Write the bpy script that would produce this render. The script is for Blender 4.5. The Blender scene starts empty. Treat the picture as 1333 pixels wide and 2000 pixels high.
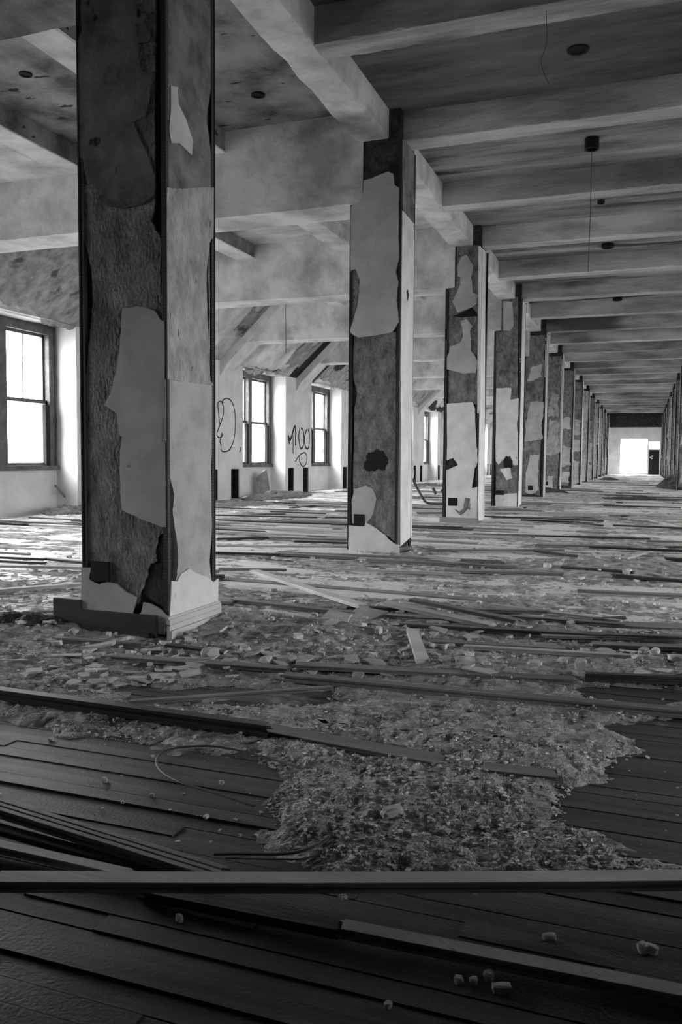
import bpy, bmesh, math, random
import numpy as np
from mathutils import Vector, Matrix

S = bpy.context.scene
C = S.collection
# ------------------------------------------------------------------ camera
FPX = 1617.33
YAW, PITCH, ROLL = .3497, .0643, -.0084
H = 0.9015

def ray(x, y):
    xr = (x - 666.5) / FPX; zr = (1000 - y) / FPX
    c, s = math.cos(ROLL), math.sin(ROLL)
    X = c*xr + s*zr; Z = -s*xr + c*zr
    c, s = math.cos(PITCH), math.sin(PITCH)
    y1 = c + s*Z; z1 = -s + c*Z
    c, s = math.cos(YAW), math.sin(YAW)
    return Vector((c*X - s*y1, s*X + c*y1, z1))
def on_z(x, y, z=0.0):
    d = ray(x, y); return Vector((0, 0, H)) + d*((z - H)/d.z)
def on_x(x, y, X):
    d = ray(x, y); return Vector((0, 0, H)) + d*(X/d.x)
def on_y(x, y, Y):
    d = ray(x, y); return Vector((0, 0, H)) + d*(Y/d.y)

cam = bpy.data.objects.new('camera', bpy.data.cameras.new('camera'))
C.objects.link(cam)
F = ray(666.5, 1000); R = ray(666.5 + FPX, 1000) - F; U = ray(666.5, 1000 - FPX) - F
M = Matrix((R.normalized(), U.normalized(), -F.normalized())).transposed().to_4x4()
M.translation = (0, 0, H)
cam.matrix_world = M
cam.data.sensor_fit = 'HORIZONTAL'; cam.data.sensor_width = 24.0
cam.data.lens = 24.0 * FPX / 1333.0
cam.data.clip_start = 0.05; cam.data.clip_end = 400
S.camera = cam
# ------------------------------------------------------------------ sky and exposure
WORLD = 36.0
w = bpy.data.worlds.new('overcast_sky'); S.world = w; w.use_nodes = True
bg = w.node_tree.nodes['Background']
bg.inputs[1].default_value = WORLD
_n = w.node_tree.nodes; _l = w.node_tree.links
_tc = _n.new('ShaderNodeTexCoord'); _sx = _n.new('ShaderNodeSeparateXYZ'); _l.new(_tc.outputs['Generated'], _sx.inputs[0])
_mr = _n.new('ShaderNodeMapRange'); _mr.inputs[1].default_value = -1; _mr.inputs[2].default_value = 1; _l.new(_sx.outputs['Z'], _mr.inputs[0])
_cr = _n.new('ShaderNodeValToRGB'); _e = _cr.color_ramp.elements      # overcast sky over dull roofs and ground
_e[0].position = .44; _e[0].color = (.22, .22, .22, 1); _e[1].position = .50; _e[1].color = (.75, .75, .75, 1)
_x = _e.new(.65); _x.color = (1.1, 1.1, 1.1, 1)
_l.new(_mr.outputs[0], _cr.inputs[0]); _l.new(_cr.outputs[0], bg.inputs[0])
S.view_settings.view_transform = 'Standard'; S.view_settings.look = 'None'
S.view_settings.gamma = 1.0; S.view_settings.use_curve_mapping = False
S.view_settings.exposure = 0.0
try:
    S.cycles.max_bounces = 10; S.cycles.diffuse_bounces = 7
    S.cycles.transparent_max_bounces = 12
    S.cycles.sample_clamp_indirect = 8.0
except Exception: pass

# plan of the building (metres)
ROWX = -2.193; COLW = .51; COLD = .486; Y1 = 3.525; BAY = 4.066
GZ = 3.89; SLAB = 4.16; CX = -.596        # girder soffit, slab, aisle centre line
PIER = -8.45; WIN = -8.85; OPW = 2.35; OPR = 10.93; SILL = .74; HEAD = 2.94
YEND = 60.0; YBACK = -3.0
NCOL = 14
def coly(n): return Y1 + (n - 1)*BAY
def mir(x): return 2*CX - x
def portal(name, X, y0, y1, z0, z1, side):
    l = bpy.data.lights.new(name, 'AREA'); l.shape = 'RECTANGLE'
    l.size = y1 - y0; l.size_y = z1 - z0; l.cycles.is_portal = True
    o = bpy.data.objects.new(name, l); C.objects.link(o)
    o.location = (X, (y0 + y1)/2, (z0 + z1)/2)
    # local -Z looks into the room, local X along world Y
    zin = Vector((1 if side < 0 else -1, 0, 0)); zl = -zin; xl = Vector((0, 1, 0)); yl = zl.cross(xl)
    m = Matrix((xl, yl, zl)).transposed().to_4x4(); m.translation = o.location; o.matrix_world = m
LEFT_K = range(-2, 12); RIGHT_K = range(-2, 12)
for k in LEFT_K: portal('daylight_portal', WIN - .12, OPR + k*BAY - OPW, OPR + k*BAY, SILL, HEAD, -1)
for k in RIGHT_K: portal('daylight_portal', mir(WIN) + .12, OPR + k*BAY - OPW, OPR + k*BAY, SILL, HEAD, 1)

# ------------------------------------------------------------------ materials
def mat(name, lo, hi, scale=4, rough=.85, bump=0, bscale=60, stretch=(1, 1, 1), detail=8, p=(.35, .65), spec=.3, bdist=.01, stain=None):
    m = bpy.data.materials.new(name); m.use_nodes = True
    t = m.node_tree; N = t.nodes; L = t.links
    b = N['Principled BSDF']; b.inputs['Roughness'].default_value = rough
    b.inputs['Specular IOR Level'].default_value = spec
    g = N.new('ShaderNodeNewGeometry'); mp = N.new('ShaderNodeMapping')
    mp.inputs['Scale'].default_value = stretch
    L.new(g.outputs['Position'], mp.inputs['Vector'])
    n = N.new('ShaderNodeTexNoise'); n.inputs['Scale'].default_value = scale; n.inputs['Detail'].default_value = detail
    n.inputs['Roughness'].default_value = .6
    L.new(mp.outputs[0], n.inputs['Vector'])
    r = N.new('ShaderNodeValToRGB'); e = r.color_ramp.elements
    e[0].position = p[0]; e[1].position = p[1]
    e[0].color = (lo, lo, lo, 1); e[1].color = (hi, hi, hi, 1)
    L.new(n.outputs['Fac'], r.inputs[0])
    col = r.outputs[0]
    if stain:      # (colour, scale, threshold, softness, stretch)
        sc, ss, th, so, st = stain
        mp2 = N.new('ShaderNodeMapping'); mp2.inputs['Scale'].default_value = st; mp2.inputs['Location'].default_value = (3.1, 7.7, 1.3)
        L.new(g.outputs['Position'], mp2.inputs['Vector'])
        n2 = N.new('ShaderNodeTexNoise'); n2.inputs['Scale'].default_value = ss; n2.inputs['Detail'].default_value = 6
        L.new(mp2.outputs[0], n2.inputs['Vector'])
        r2 = N.new('ShaderNodeValToRGB'); r2.color_ramp.elements[0].position = th; r2.color_ramp.elements[1].position = th + so
        L.new(n2.outputs['Fac'], r2.inputs[0])
        mx = N.new('ShaderNodeMix'); mx.data_type = 'RGBA'
        L.new(r2.outputs[0], mx.inputs[0]); L.new(col, mx.inputs[6]); mx.inputs[7].default_value = (sc, sc, sc, 1)
        col = mx.outputs[2]
    L.new(col, b.inputs['Base Color'])
    if bump:
        n3 = N.new('ShaderNodeTexNoise'); n3.inputs['Scale'].default_value = bscale; n3.inputs['Detail'].default_value = 5
        L.new(mp.outputs[0], n3.inputs['Vector'])
        bp = N.new('ShaderNodeBump'); bp.inputs['Strength'].default_value = bump; bp.inputs['Distance'].default_value = bdist
        L.new(n3.outputs['Fac'], bp.inputs['Height']); L.new(bp.outputs[0], b.inputs['Normal'])
    return m
MT = {
 'ceiling': mat('dark_board_marked_plaster', .12, .42, 1.6, bump=.6, bscale=14, stretch=(.30, 1.8, 1), p=(.36, .64), bdist=.02, detail=12, stain=(.035, 1.1, .56, .08, (.35, 1.5, 1))),
 'pitted': mat('pitted_grey_plaster', .07, .30, 2.2, bump=.6, bscale=14, p=(.36, .64), bdist=.02, detail=12, stain=(.02, 9, .66, .03, (.4, 1, 1))),  # grey tone also stands in for dim near bays and shaded ribs
 'ceilingd': mat('dimmed_board_marked_plaster', .035, .17, 1.8, bump=.6, bscale=14, stretch=(.35, 1.6, 1), p=(.34, .66), bdist=.02, detail=13, stain=(.015, 1.3, .60, .08, (.5, 1.5, 1))),  # darker copy of the aisle plaster, standing in for weak light nearby
 'beama': mat('dark_aisle_beam', .17, .58, 1.6, bump=.6, bscale=14, stretch=(.30, 1.5, 1.2), p=(.36, .62), bdist=.02, detail=12, stain=(.08, .9, .59, .10, (.35, 1.2, 1.3))),
 'ceilingl': mat('pale_board_marked_plaster', .30, .68, 1.5, bump=.6, bscale=11, stretch=(.6, 1.2, 1), p=(.34, .62), bdist=.02, detail=11, stain=(.13, .9, .58, .10, (.7, 1, 1))),
 'beam': mat('pale_beam_concrete', .36, .74, 1.8, bump=.6, bscale=12, p=(.34, .60), bdist=.02, detail=11, stain=(.14, .9, .60, .1, (.5, .8, 1))),
 'wall': mat('painted_plaster_wall', .55, .76, 1.4, bump=.2, bscale=20, p=(.3, .65), stain=(.16, .8, .66, .06, (1, 1, .5))),
 'back': mat('dark_dirty_brick', .02, .05, 3),
 'skim': mat('smooth_skim_plaster', .34, .52, 4, bump=.25, bscale=90, p=(.3, .7), stain=(.12, 14, .70, .05, (1, 1, .6))),
 'skimw': mat('white_skim_plaster', .52, .74, 4, bump=.25, bscale=90, p=(.3, .7), stain=(.16, 12, .69, .05, (1, 1, .6))),
 'skimd': mat('grimy_dark_paint_coat', .06, .22, 5, bump=.5, bscale=45, p=(.34, .66), detail=12, stain=(.02, 11, .66, .05, (1, 1, .7))),
 'brown': mat('rough_brown_coat_plaster', .09, .27, 14, bump=1.0, bscale=60, p=(.34, .66), bdist=.035, detail=14, stretch=(1, 1, .6), stain=(.045, 2.5, .60, .16, (1, 1, .6))),
 'rough': mat('rough_scratched_plaster', .24, .46, 12, bump=1.0, bscale=60, p=(.34, .66), bdist=.02, detail=12, stretch=(1, 1, .65), stain=(.07, 22, .66, .03, (1, 1, .4))),
 'lath': mat('torn_grey_undercoat', .14, .34, 6, bump=.35, bscale=40, p=(.34, .66), detail=12, stain=(.05, 3, .60, .08, (1, 1, 1))),
 'smooth': mat('trowelled_plaster', .30, .44, 5, bump=.4, bscale=70, p=(.34, .66), detail=10, stain=(.12, 18, .71, .03, (1, 1, .35))),
 'soot': mat('sooty_debris', .02, .13, 14, bump=1.0, bscale=60, p=(.35, .7), bdist=.02, detail=12),
 'woodp': mat('bleached_pale_wood', .50, .70, 7, rough=.65, bump=.3, bscale=90, stretch=(.3, 1, 1), p=(.3, .7), bdist=.004),
 'core': mat('exposed_dark_core', .012, .07, 14, bump=.8, bscale=60, p=(.4, .75)),
 'black': mat('black_cavity', .006, .012, 5),
 'wood': mat('grey_weathered_wood', .11, .29, 7, rough=.6, bump=.4, bscale=90, stretch=(.12, 1, 1), p=(.3, .7), bdist=.004),
 'woodl': mat('pale_dusty_wood', .34, .52, 7, rough=.65, bump=.3, bscale=90, stretch=(.12, 1, 1), p=(.3, .7), bdist=.004),
 'woodd': mat('shadow_strip_dark_wood', .025, .07, 8, rough=.55, bump=.4, bscale=80, stretch=(.12, 1, 1), p=(.3, .7), bdist=.004),
 'frame': mat('dark_varnished_window_wood', .05, .11, 6, rough=.5),
 'metal': mat('rusty_dark_metal', .03, .08, 20, rough=.5),
 'flake': mat('plaster_flake_white', .38, .62, 6, bump=.2, bscale=90),
 'paint': mat('black_spray_paint', .02, .03, 5),
 'trimp': mat('painted_trim', .40, .55, 10, stretch=(1, .2, 1)),
}
def floor_material():
    m = bpy.data.materials.new('dusty_strip_floor'); m.use_nodes = True
    t = m.node_tree; N = t.nodes; L = t.links; b = N['Principled BSDF']
    g = N.new('ShaderNodeNewGeometry')
    at = N.new('ShaderNodeAttribute'); at.attribute_name = 'tone'
    mp = N.new('ShaderNodeMapping'); mp.inputs['Scale'].default_value = (.15, 2.5, 1); L.new(g.outputs['Position'], mp.inputs['Vector'])
    n = N.new('ShaderNodeTexNoise'); n.inputs['Scale'].default_value = 9; n.inputs['Detail'].default_value = 8; L.new(mp.outputs[0], n.inputs['Vector'])
    r = N.new('ShaderNodeValToRGB'); r.color_ramp.elements[0].color = (.045, .045, .045, 1); r.color_ramp.elements[1].color = (.11, .11, .11, 1)
    r.color_ramp.elements[0].position = .3; r.color_ramp.elements[1].position = .7
    L.new(n.outputs['Fac'], r.inputs[0])
    mul = N.new('ShaderNodeMix'); mul.data_type = 'RGBA'; mul.blend_type = 'MULTIPLY'; mul.inputs[0].default_value = 1
    L.new(r.outputs[0], mul.inputs[6]); L.new(at.outputs['Color'], mul.inputs[7])
    # plaster dust, thicker deeper into the room where the ceilings have come down
    n2 = N.new('ShaderNodeTexNoise'); n2.inputs['Scale'].default_value = 1.3; n2.inputs['Detail'].default_value = 9; n2.inputs['Roughness'].default_value = .7
    L.new(g.outputs['Position'], n2.inputs['Vector'])
    sx = N.new('ShaderNodeSeparateXYZ'); L.new(g.outputs['Position'], sx.inputs[0])
    mr = N.new('ShaderNodeMapRange'); mr.inputs[1].default_value = 1.8; mr.inputs[2].default_value = 6; mr.inputs[3].default_value = -.28; mr.inputs[4].default_value = .22
    L.new(sx.outputs['Y'], mr.inputs[0])
    ad = N.new('ShaderNodeMath'); L.new(n2.outputs['Fac'], ad.inputs[0]); L.new(mr.outputs[0], ad.inputs[1])
    r2 = N.new('ShaderNodeValToRGB'); r2.color_ramp.elements[0].position = .45; r2.color_ramp.elements[1].position = .62
    L.new(ad.outputs[0], r2.inputs[0])
    mx = N.new('ShaderNodeMix'); mx.data_type = 'RGBA'; L.new(r2.outputs[0], mx.inputs[0]); L.new(mul.outputs[2], mx.inputs[6]); mx.inputs[7].default_value = (.78, .78, .78, 1)
    L.new(mx.outputs[2], b.inputs['Base Color'])
    b.inputs['Roughness'].default_value = .55; b.inputs['Specular IOR Level'].default_value = .35
    bp = N.new('ShaderNodeBump'); bp.inputs['Strength'].default_value = .4; bp.inputs['Distance'].default_value = .004
    n3 = N.new('ShaderNodeTexNoise'); n3.inputs['Scale'].default_value = 120; L.new(g.outputs['Position'], n3.inputs['Vector'])
    L.new(n3.outputs['Fac'], bp.inputs['Height']); L.new(bp.outputs[0], b.inputs['Normal'])
    return m
MT['floor'] = floor_material()
def bead_material():
    m = bpy.data.materials.new('perforated_corner_bead'); m.use_nodes = True
    t = m.node_tree; N = t.nodes; L = t.links; b = N['Principled BSDF']
    b.inputs['Roughness'].default_value = .6
    g = N.new('ShaderNodeNewGeometry')
    mp = N.new('ShaderNodeMapping'); mp.inputs['Scale'].default_value = (95, 95, 62); L.new(g.outputs['Position'], mp.inputs['Vector'])
    v = N.new('ShaderNodeTexVoronoi'); v.inputs['Scale'].default_value = 1; v.inputs['Randomness'].default_value = .15
    L.new(mp.outputs[0], v.inputs['Vector'])
    r = N.new('ShaderNodeValToRGB'); r.color_ramp.elements[0].position = .2; r.color_ramp.elements[1].position = .3
    r.color_ramp.elements[0].color = (.11, .11, .11, 1); r.color_ramp.elements[1].color = (.010, .010, .010, 1)
    L.new(v.outputs['Distance'], r.inputs[0]); L.new(r.outputs[0], b.inputs['Base Color'])
    return m
MT['bead'] = bead_material()
def glass_material():
    m = bpy.data.materials.new('dusty_window_glass'); m.use_nodes = True
    t = m.node_tree; N = t.nodes; L = t.links
    for n in list(N):
        if n.type != 'OUTPUT_MATERIAL': N.remove(n)
    out = [n for n in N if n.type == 'OUTPUT_MATERIAL'][0]
    tr = N.new('ShaderNodeBsdfTransparent'); tr.inputs[0].default_value = (.93, .93, .93, 1)
    gl = N.new('ShaderNodeBsdfGlossy'); gl.inputs['Roughness'].default_value = .05; gl.inputs[0].default_value = (.8, .8, .8, 1)
    mx = N.new('ShaderNodeMixShader'); mx.inputs[0].default_value = .06
    L.new(tr.outputs[0], mx.inputs[1]); L.new(gl.outputs[0], mx.inputs[2]); L.new(mx.outputs[0], out.inputs[0])
    return m
MT['glass'] = glass_material()

# ------------------------------------------------------------------ helpers
def obj(name, verts, faces, m, parent=None, smooth=False):
    me = bpy.data.meshes.new(name); me.from_pydata([tuple(v) for v in verts], [], faces); me.update()
    me.materials.append(MT[m] if isinstance(m, str) else m)
    if smooth: me.polygons.foreach_set('use_smooth', [True]*len(me.polygons))
    o = bpy.data.objects.new(name, me); C.objects.link(o)
    if parent: o.parent = parent
    return o
class MB:
    def __init__(s): s.v = []; s.f = []
    def add(s, v, f):
        n = len(s.v); s.v += [tuple(a) for a in v]; s.f += [tuple(i + n for i in q) for q in f]; return s
    def box(s, x0, x1, y0, y1, z0, z1):
        v = [(x0,y0,z0),(x1,y0,z0),(x1,y1,z0),(x0,y1,z0),(x0,y0,z1),(x1,y0,z1),(x1,y1,z1),(x0,y1,z1)]
        return s.add(v, [(3,2,1,0),(4,5,6,7),(0,1,5,4),(1,2,6,5),(2,3,7,6),(3,0,4,7)])
    def hexa(s, v):
        return s.add(v, [(3,2,1,0),(4,5,6,7),(0,1,5,4),(1,2,6,5),(2,3,7,6),(3,0,4,7)])
    def build(s, name, m, parent=None): return obj(name, s.v, s.f, m, parent)
def tag(o, label=None, cat=None, group=None, kind=None):
    if label: o['label'] = label
    if cat: o['category'] = cat
    if group: o['group'] = group
    if kind: o['kind'] = kind
    return o
def empty(name, loc):
    o = bpy.data.objects.new(name, None); C.objects.link(o); o.location = loc; o.empty_display_size = .1; return o
def under(o, root):
    """parent o to root, keeping it where it was built"""
    o.parent = root; o.matrix_parent_inverse = Matrix.Translation(root.location).inverted(); return o
def tube(name, pts, r, m, parent=None, seg=8, flat=1.0):
    pts = [Vector(p) for p in pts]; v = []; f = []
    for i, p in enumerate(pts):
        d = (pts[min(i+1, len(pts)-1)] - pts[max(i-1, 0)]).normalized()
        a = d.cross(Vector((0, 0, 1)))
        if a.length < .1: a = d.cross(Vector((1, 0, 0)))
        a.normalize(); b = d.cross(a)
        for j in range(seg):
            t = 2*math.pi*j/seg; v.append(p + a*math.cos(t)*r + b*math.sin(t)*r*flat)
        if i:
            for j in range(seg): f.append(((i-1)*seg+j, (i-1)*seg+(j+1) % seg, i*seg+(j+1) % seg, i*seg+j))
    f.append(tuple(range(seg))[::-1]); f.append(tuple((len(pts)-1)*seg+j for j in range(seg)))
    return obj(name, v, f, m, parent)
def smoothpts(pts, n=6):
    pts = [Vector(p) for p in pts]; out = []
    for i in range(len(pts)-1):
        p0, p1, p2, p3 = pts[max(i-1, 0)], pts[i], pts[i+1], pts[min(i+2, len(pts)-1)]
        for k in range(n):
            t = k/n
            out.append(.5*((2*p1) + (p2-p0)*t + (2*p0-5*p1+4*p2-p3)*t*t + (3*p1-p0-3*p2+p3)*t**3))
    out.append(pts[-1]); return out
def jag(poly, amp, step, rnd):
    """break up each edge of an outline, coarse and fine, so that it looks torn"""
    def split(a, b, amp, lim):
        L = math.hypot(b[0]-a[0], b[1]-a[1])
        if L < lim: return [a]
        t = rnd.uniform(.38, .62); k = rnd.uniform(-1, 1)*min(amp, L*.22)
        m = (a[0]+(b[0]-a[0])*t - (b[1]-a[1])/L*k, a[1]+(b[1]-a[1])*t + (b[0]-a[0])/L*k)
        return split(a, m, amp*.62, lim) + split(m, b, amp*.62, lim)
    out = []
    for i in range(len(poly)): out += split(poly[i], poly[(i+1) % len(poly)], amp, step)
    return out
def sheet(name, poly, place, t0, t1, m, parent, amp=.006, step=.035, seed=1):
    """a plaster coat: a torn-edged outline given in face coordinates, extruded from depth t0 to t1"""
    rnd = random.Random(seed); q = jag(poly, amp*1.8, step*.45, rnd)
    bm = bmesh.new()
    vs = [bm.verts.new(place(u, z, t1)) for u, z in q]
    try: f = bm.faces.new(vs)
    except ValueError: bm.free(); return None
    r = bmesh.ops.extrude_face_region(bm, geom=[f]); nv = [e for e in r['geom'] if isinstance(e, bmesh.types.BMVert)]
    for v, (u, z) in zip(sorted(nv, key=lambda v: v.index), q): pass
    d = place(0, 0, t0) - place(0, 0, t1)
    for v in nv: v.co += d
    bmesh.ops.triangulate(bm, faces=[f for f in bm.faces if len(f.verts) > 4])
    bmesh.ops.recalc_face_normals(bm, faces=bm.faces)
    me = bpy.data.meshes.new(name); bm.to_mesh(me); bm.free(); me.materials.append(MT[m])
    o = bpy.data.objects.new(name, me); C.objects.link(o)
    if parent: under(o, parent)
    return o

# ------------------------------------------------------------------ floor
def build_floor():
    rnd = random.Random(5); mb = MB(); tones = []
    y = YBACK; P = .057
    while y < 11.0:
        x = -9.0 + rnd.uniform(-1.5, 0)
        while x < 7.9:
            L = rnd.uniform(.7, 2.6); near = y < 2.0
            dz = rnd.uniform(-.0022, .0012) if not near else rnd.uniform(-.006, .002)
            z = dz
            x1 = min(x + L, 8.0)
            g = .0011 if not near else .0016
            mb.box(max(x, -9.2) + .0007, x1 - .0007, y + g, y + P - g, -.03, z)
            tones += [rnd.uniform(.72, 1.12)]*6
            x += L
        y += P
    yy = y
    while yy < YEND + 1:          # further away the strips come as wider bands
        mb.box(-9.2, 8.0, yy + .004, yy + .171, -.03, rnd.uniform(-.003, 0)); tones += [rnd.uniform(.85, 1.05)]*6; yy += .171
    mb.box(-9.2, 8.0, YBACK, YEND + 1, -.2, -.012); tones += [.25]*6
    o = mb.build('floor', 'floor')
    a = o.data.color_attributes.new('tone', 'FLOAT_COLOR', 'CORNER')
    buf = np.ones((len(o.data.loops), 4), dtype=np.float32)
    buf[:, :3] = np.repeat(np.array(tones, dtype=np.float32), 4)[:, None]
    a.data.foreach_set('color', buf.ravel())
    return tag(o, kind='structure')
build_floor()

# ------------------------------------------------------------------ ceiling, girders, beams
ceil = MB().box(-7.3, -2.5, coly(2), YEND, SLAB, SLAB + .25); ceil.box(mir(-2.5), mir(-7.3), YBACK, YEND, SLAB, SLAB + .25)
for s in (0, 1):                       # the sloping roof slabs down to the wall heads
    X = (lambda x: mir(x)) if s else (lambda x: x)
    a = [(X(-8.50), 2.92), (X(-7.18), SLAB + .01), (X(-7.18), SLAB + .30), (X(-8.50), 3.25)]
    v = [(x, YBACK, z) for x, z in a] + [(x, YEND, z) for x, z in a]
    ceil.hexa([v[0], v[1], v[2], v[3], v[4], v[5], v[6], v[7]])
    x0, x1 = sorted((X(WIN - .3), X(-8.44))); ceil.box(x0, x1, YBACK, YEND, HEAD, 3.25)
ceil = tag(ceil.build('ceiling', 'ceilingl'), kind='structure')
MB().box(-2.5, mir(-2.5), coly(2) + .2, YEND, SLAB, SLAB + .25).build('dark_aisle_slab', 'ceiling', ceil)  # aisle slab, darker than the side bays
MB().box(-2.5, mir(-2.5), YBACK, coly(2) + .2, SLAB, SLAB + .25).build('dimmed_aisle_slab', 'ceilingd', ceil)  # near slab coloured darker to paint in the dim near end
MB().box(-7.3, -2.5, YBACK, coly(2), SLAB, SLAB + .25).build('pitted_slab', 'pitted', ceil)  # pitted plaster, its dark tone also painting in the dim near bay
def under_ceiling(mb, name, m='beam'): return mb.build(name, m, ceil)
def roughbox(x0, x1, y0, y1, z0, z1, seed, amp=.012, nx=1, ny=1):
    """a beam whose lower arrises are knocked about"""
    rnd = random.Random(seed); v = []; f = []
    n = max(nx, ny)
    for i in range(n + 1):
        t = i/n
        j = lambda: rnd.uniform(0, amp)*(.3 if rnd.random() < .6 else 1)
        if nx > 1:
            x = x0 + (x1-x0)*t; a, b = j(), j()
            ring = [(x, y0, z1), (x, y0, z0 + a), (x, y0 + a, z0), (x, y1 - b, z0), (x, y1, z0 + b), (x, y1, z1)]
        else:
            y = y0 + (y1-y0)*t; a, b = j(), j()
            ring = [(x0, y, z1), (x0, y, z0 + a), (x0 + a, y, z0), (x1 - b, y, z0), (x1, y, z0 + b), (x1, y, z1)]
        v += ring
        if i:
            for k in range(6): f.append(((i-1)*6+k, (i-1)*6+(k+1) % 6, i*6+(k+1) % 6, i*6+k))
    f.append((5, 4, 3, 2, 1, 0)); f.append(tuple(n*6+k for k in range(6)))
    return MB().add(v, f)
for s in (0, 1):
    a, b = (-2.65, -2.335) if not s else (mir(-2.335), mir(-2.65))
    under_ceiling(roughbox(a, b, YBACK, YEND, GZ, SLAB, 11 + s, .035, ny=260), 'girder')
    for (p, q) in ((-4.36, -4.04), (-6.02, -5.70)):
        a, b = (p, q) if not s else (mir(q), mir(p))
        under_ceiling(roughbox(a, b, YBACK, YEND, 3.95, SLAB, 21 + s, .02, ny=120), 'girder')
for n in range(0, NCOL):
    for dy in (.13, 2.225):
        y = coly(n) + dy
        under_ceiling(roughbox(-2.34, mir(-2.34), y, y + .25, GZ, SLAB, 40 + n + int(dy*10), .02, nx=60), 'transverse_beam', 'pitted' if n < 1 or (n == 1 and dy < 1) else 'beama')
for n in range(0, NCOL + 1):
    y = coly(n)
    for s in (0, 1):
        X = (lambda x: mir(x)) if s else (lambda x: x)
        a, b = sorted((X(-8.05), X(-2.58)))
        under_ceiling(roughbox(a, b, y + .01, y + COLD, 3.32, SLAB, 90 + n*2 + s, .015, nx=50), 'deep_beam', 'pitted' if n <= 1 else 'beam')
        # sloping rafter leg of the frame, standing a little proud of the beam
        q = [(X(-8.50), 2.55), (X(-8.30), 2.86), (X(-6.98), 4.12), (X(-7.50), 4.14), (X(-8.62), 3.06)]
        v = [(x, y - .06, z) for x, z in q] + [(x, y + COLD, z) for x, z in q]; k = 5
        fs = [(0,1,2,3,4), (9,8,7,6,5)] + [(i, (i+1) % k, k + (i+1) % k, k + i) for i in range(k)]
        under_ceiling(MB().add(v, fs), 'rafter', 'skimw')
under_ceiling(roughbox(-7.40, -6.01, coly(1) + COLD, coly(2) + .02, 3.95, SLAB, 23, .01, ny=40), 'dropped_soffit')
# damaged strips of the sloping ceiling: bare lath, torn plaster
def slope_panel(y0, y1, t0, t1, m, seed, lift=.02, side=0):
    """t runs 0 at the wall head to 1 at the flat slab"""
    def place(u, z, t):
        X = -8.50 + 1.32*z; Z = 2.92 + 1.25*z
        return Vector((X + .69*t, u, Z - .72*t))
    rnd = random.Random(seed)
    poly = [(y0, t0), (y0 + (y1-y0)*.35, t0 + rnd.uniform(-.0, .12)), (y1, t0), (y1, t1), (y0 + (y1-y0)*.6, t1 - rnd.uniform(0, .25)), (y0, t1 - rnd.uniform(0, .1))]
    sheet('torn_ceiling_lath', poly, place, 0, lift, m, ceil, amp=.05, step=.12, seed=seed)
slope_panel(8.1, 11.55, .04, .98, 'lath', 3)
slope_panel(19.25, 19.72, .02, .95, 'black', 4)
slope_panel(18.55, 19.30, .20, .75, 'lath', 43, .03)
slope_panel(16.6, 18.6, .0, .10, 'lath', 44)
slope_panel(20.35, 23.75, .02, .97, 'lath', 5)
slope_panel(20.30, 20.9, .02, .55, 'black', 6, .03)
slope_panel(21.3, 21.8, .35, .95, 'black', 66, .03)
slope_panel(15.2, 15.72, .45, .95, 'lath', 67, .03)
slope_panel(24.5, 27.8, .02, .9, 'lath', 7)
slope_panel(32.6, 35.9, .02, .35, 'black', 8)
slope_panel(32.6, 35.9, .35, .9, 'lath', 81)
slope_panel(28.5, 31.9, .02, .9, 'lath', 9)
slope_panel(36.7, 40.1, .02, .9, 'lath', 10)

for (xx, ys) in ((-5.70, (0, 1, 2)), (-4.04, (0, 1))):          # dark sheets painting in the shade on the aisle-side rib faces
    for n in ys: MB().box(xx, xx + .003, coly(n) + COLD + .01, coly(n + 1), 3.965, SLAB - .002).build('shaded_rib_face', 'pitted', ceil)

# ------------------------------------------------------------------ walls
def outer_wall(name, s, ks):
    X = (lambda x: mir(x)) if s else (lambda x: x)
    mb = MB()
    def box(x0, x1, *r):
        a, b = sorted((X(x0), X(x1))); mb.box(a, b, *r)
    ops = [(OPR + k*BAY - OPW, OPR + k*BAY) for k in ks]
    y = YBACK
    T = WIN - .35
    spans = []
    for a, b in ops: spans.append((y, a)); y = b
    spans.append((y, YEND))
    for i, (a, b) in enumerate(spans):
        inner = 0 < i < len(spans) - 1
        box(T, PIER, a, b, .66 if inner else 0, 3.1)
        if inner:                       # radiator recesses left and right in the foot of each pier
            c = (a + b)/2
            e = [a, c - .68, c - .30, c + .30, c + .68, b]
            for p, q in ((0, 1), (2, 3), (4, 5)): box(T, PIER, e[p], e[q], 0, .66)
            for p, q in ((1, 2), (3, 4)): box(T, PIER - .30, e[p], e[q], 0, .66)
    for a, b in ops: box(T, WIN, a, b, 0, SILL - .06)
    w = tag(mb.build(name, 'wall'), kind='structure')
    for i, (a, b) in enumerate(spans):
        if 0 < i < len(spans) - 1:
            c = (a + b)/2
            for p, q in ((c - .68, c - .30), (c + .30, c + .68)):
                m2 = MB(); x0, x1 = sorted((X(PIER - .299), X(PIER - .27)))
                m2.box(x0, x1, p, q, .01, .655); m2.build('recess_back', 'black', w)
                m2 = MB(); x0, x1 = sorted((X(PIER - .26), X(PIER - .02)))
                m2.box(x0, x1, p + .001, p + .012, .01, .655); m2.box(x0, x1, q - .012, q - .001, .01, .655); m2.box(x0, x1, p + .012, q - .012, .645, .655)
                m2.build('recess_lining', 'core', w)
    return w
wl = outer_wall('wall_left', 0, LEFT_K); wr = outer_wall('wall_right', 1, RIGHT_K)
tag(MB().box(-9.3, 8.2, YBACK - .3, YBACK, 0, 4.4).build('wall_back', 'back'), kind='structure')
# added out-of-view walls beside the camera, blocking daylight from the foreground
tag(MB().box(-2.34, -2.22, YBACK, 1.7, 0, SLAB).build('wall_light_block_left', 'back'), kind='structure')
tag(MB().box(1.06, 1.18, YBACK, 2.1, 0, SLAB).build('wall_light_block_right', 'back'), kind='structure')
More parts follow.
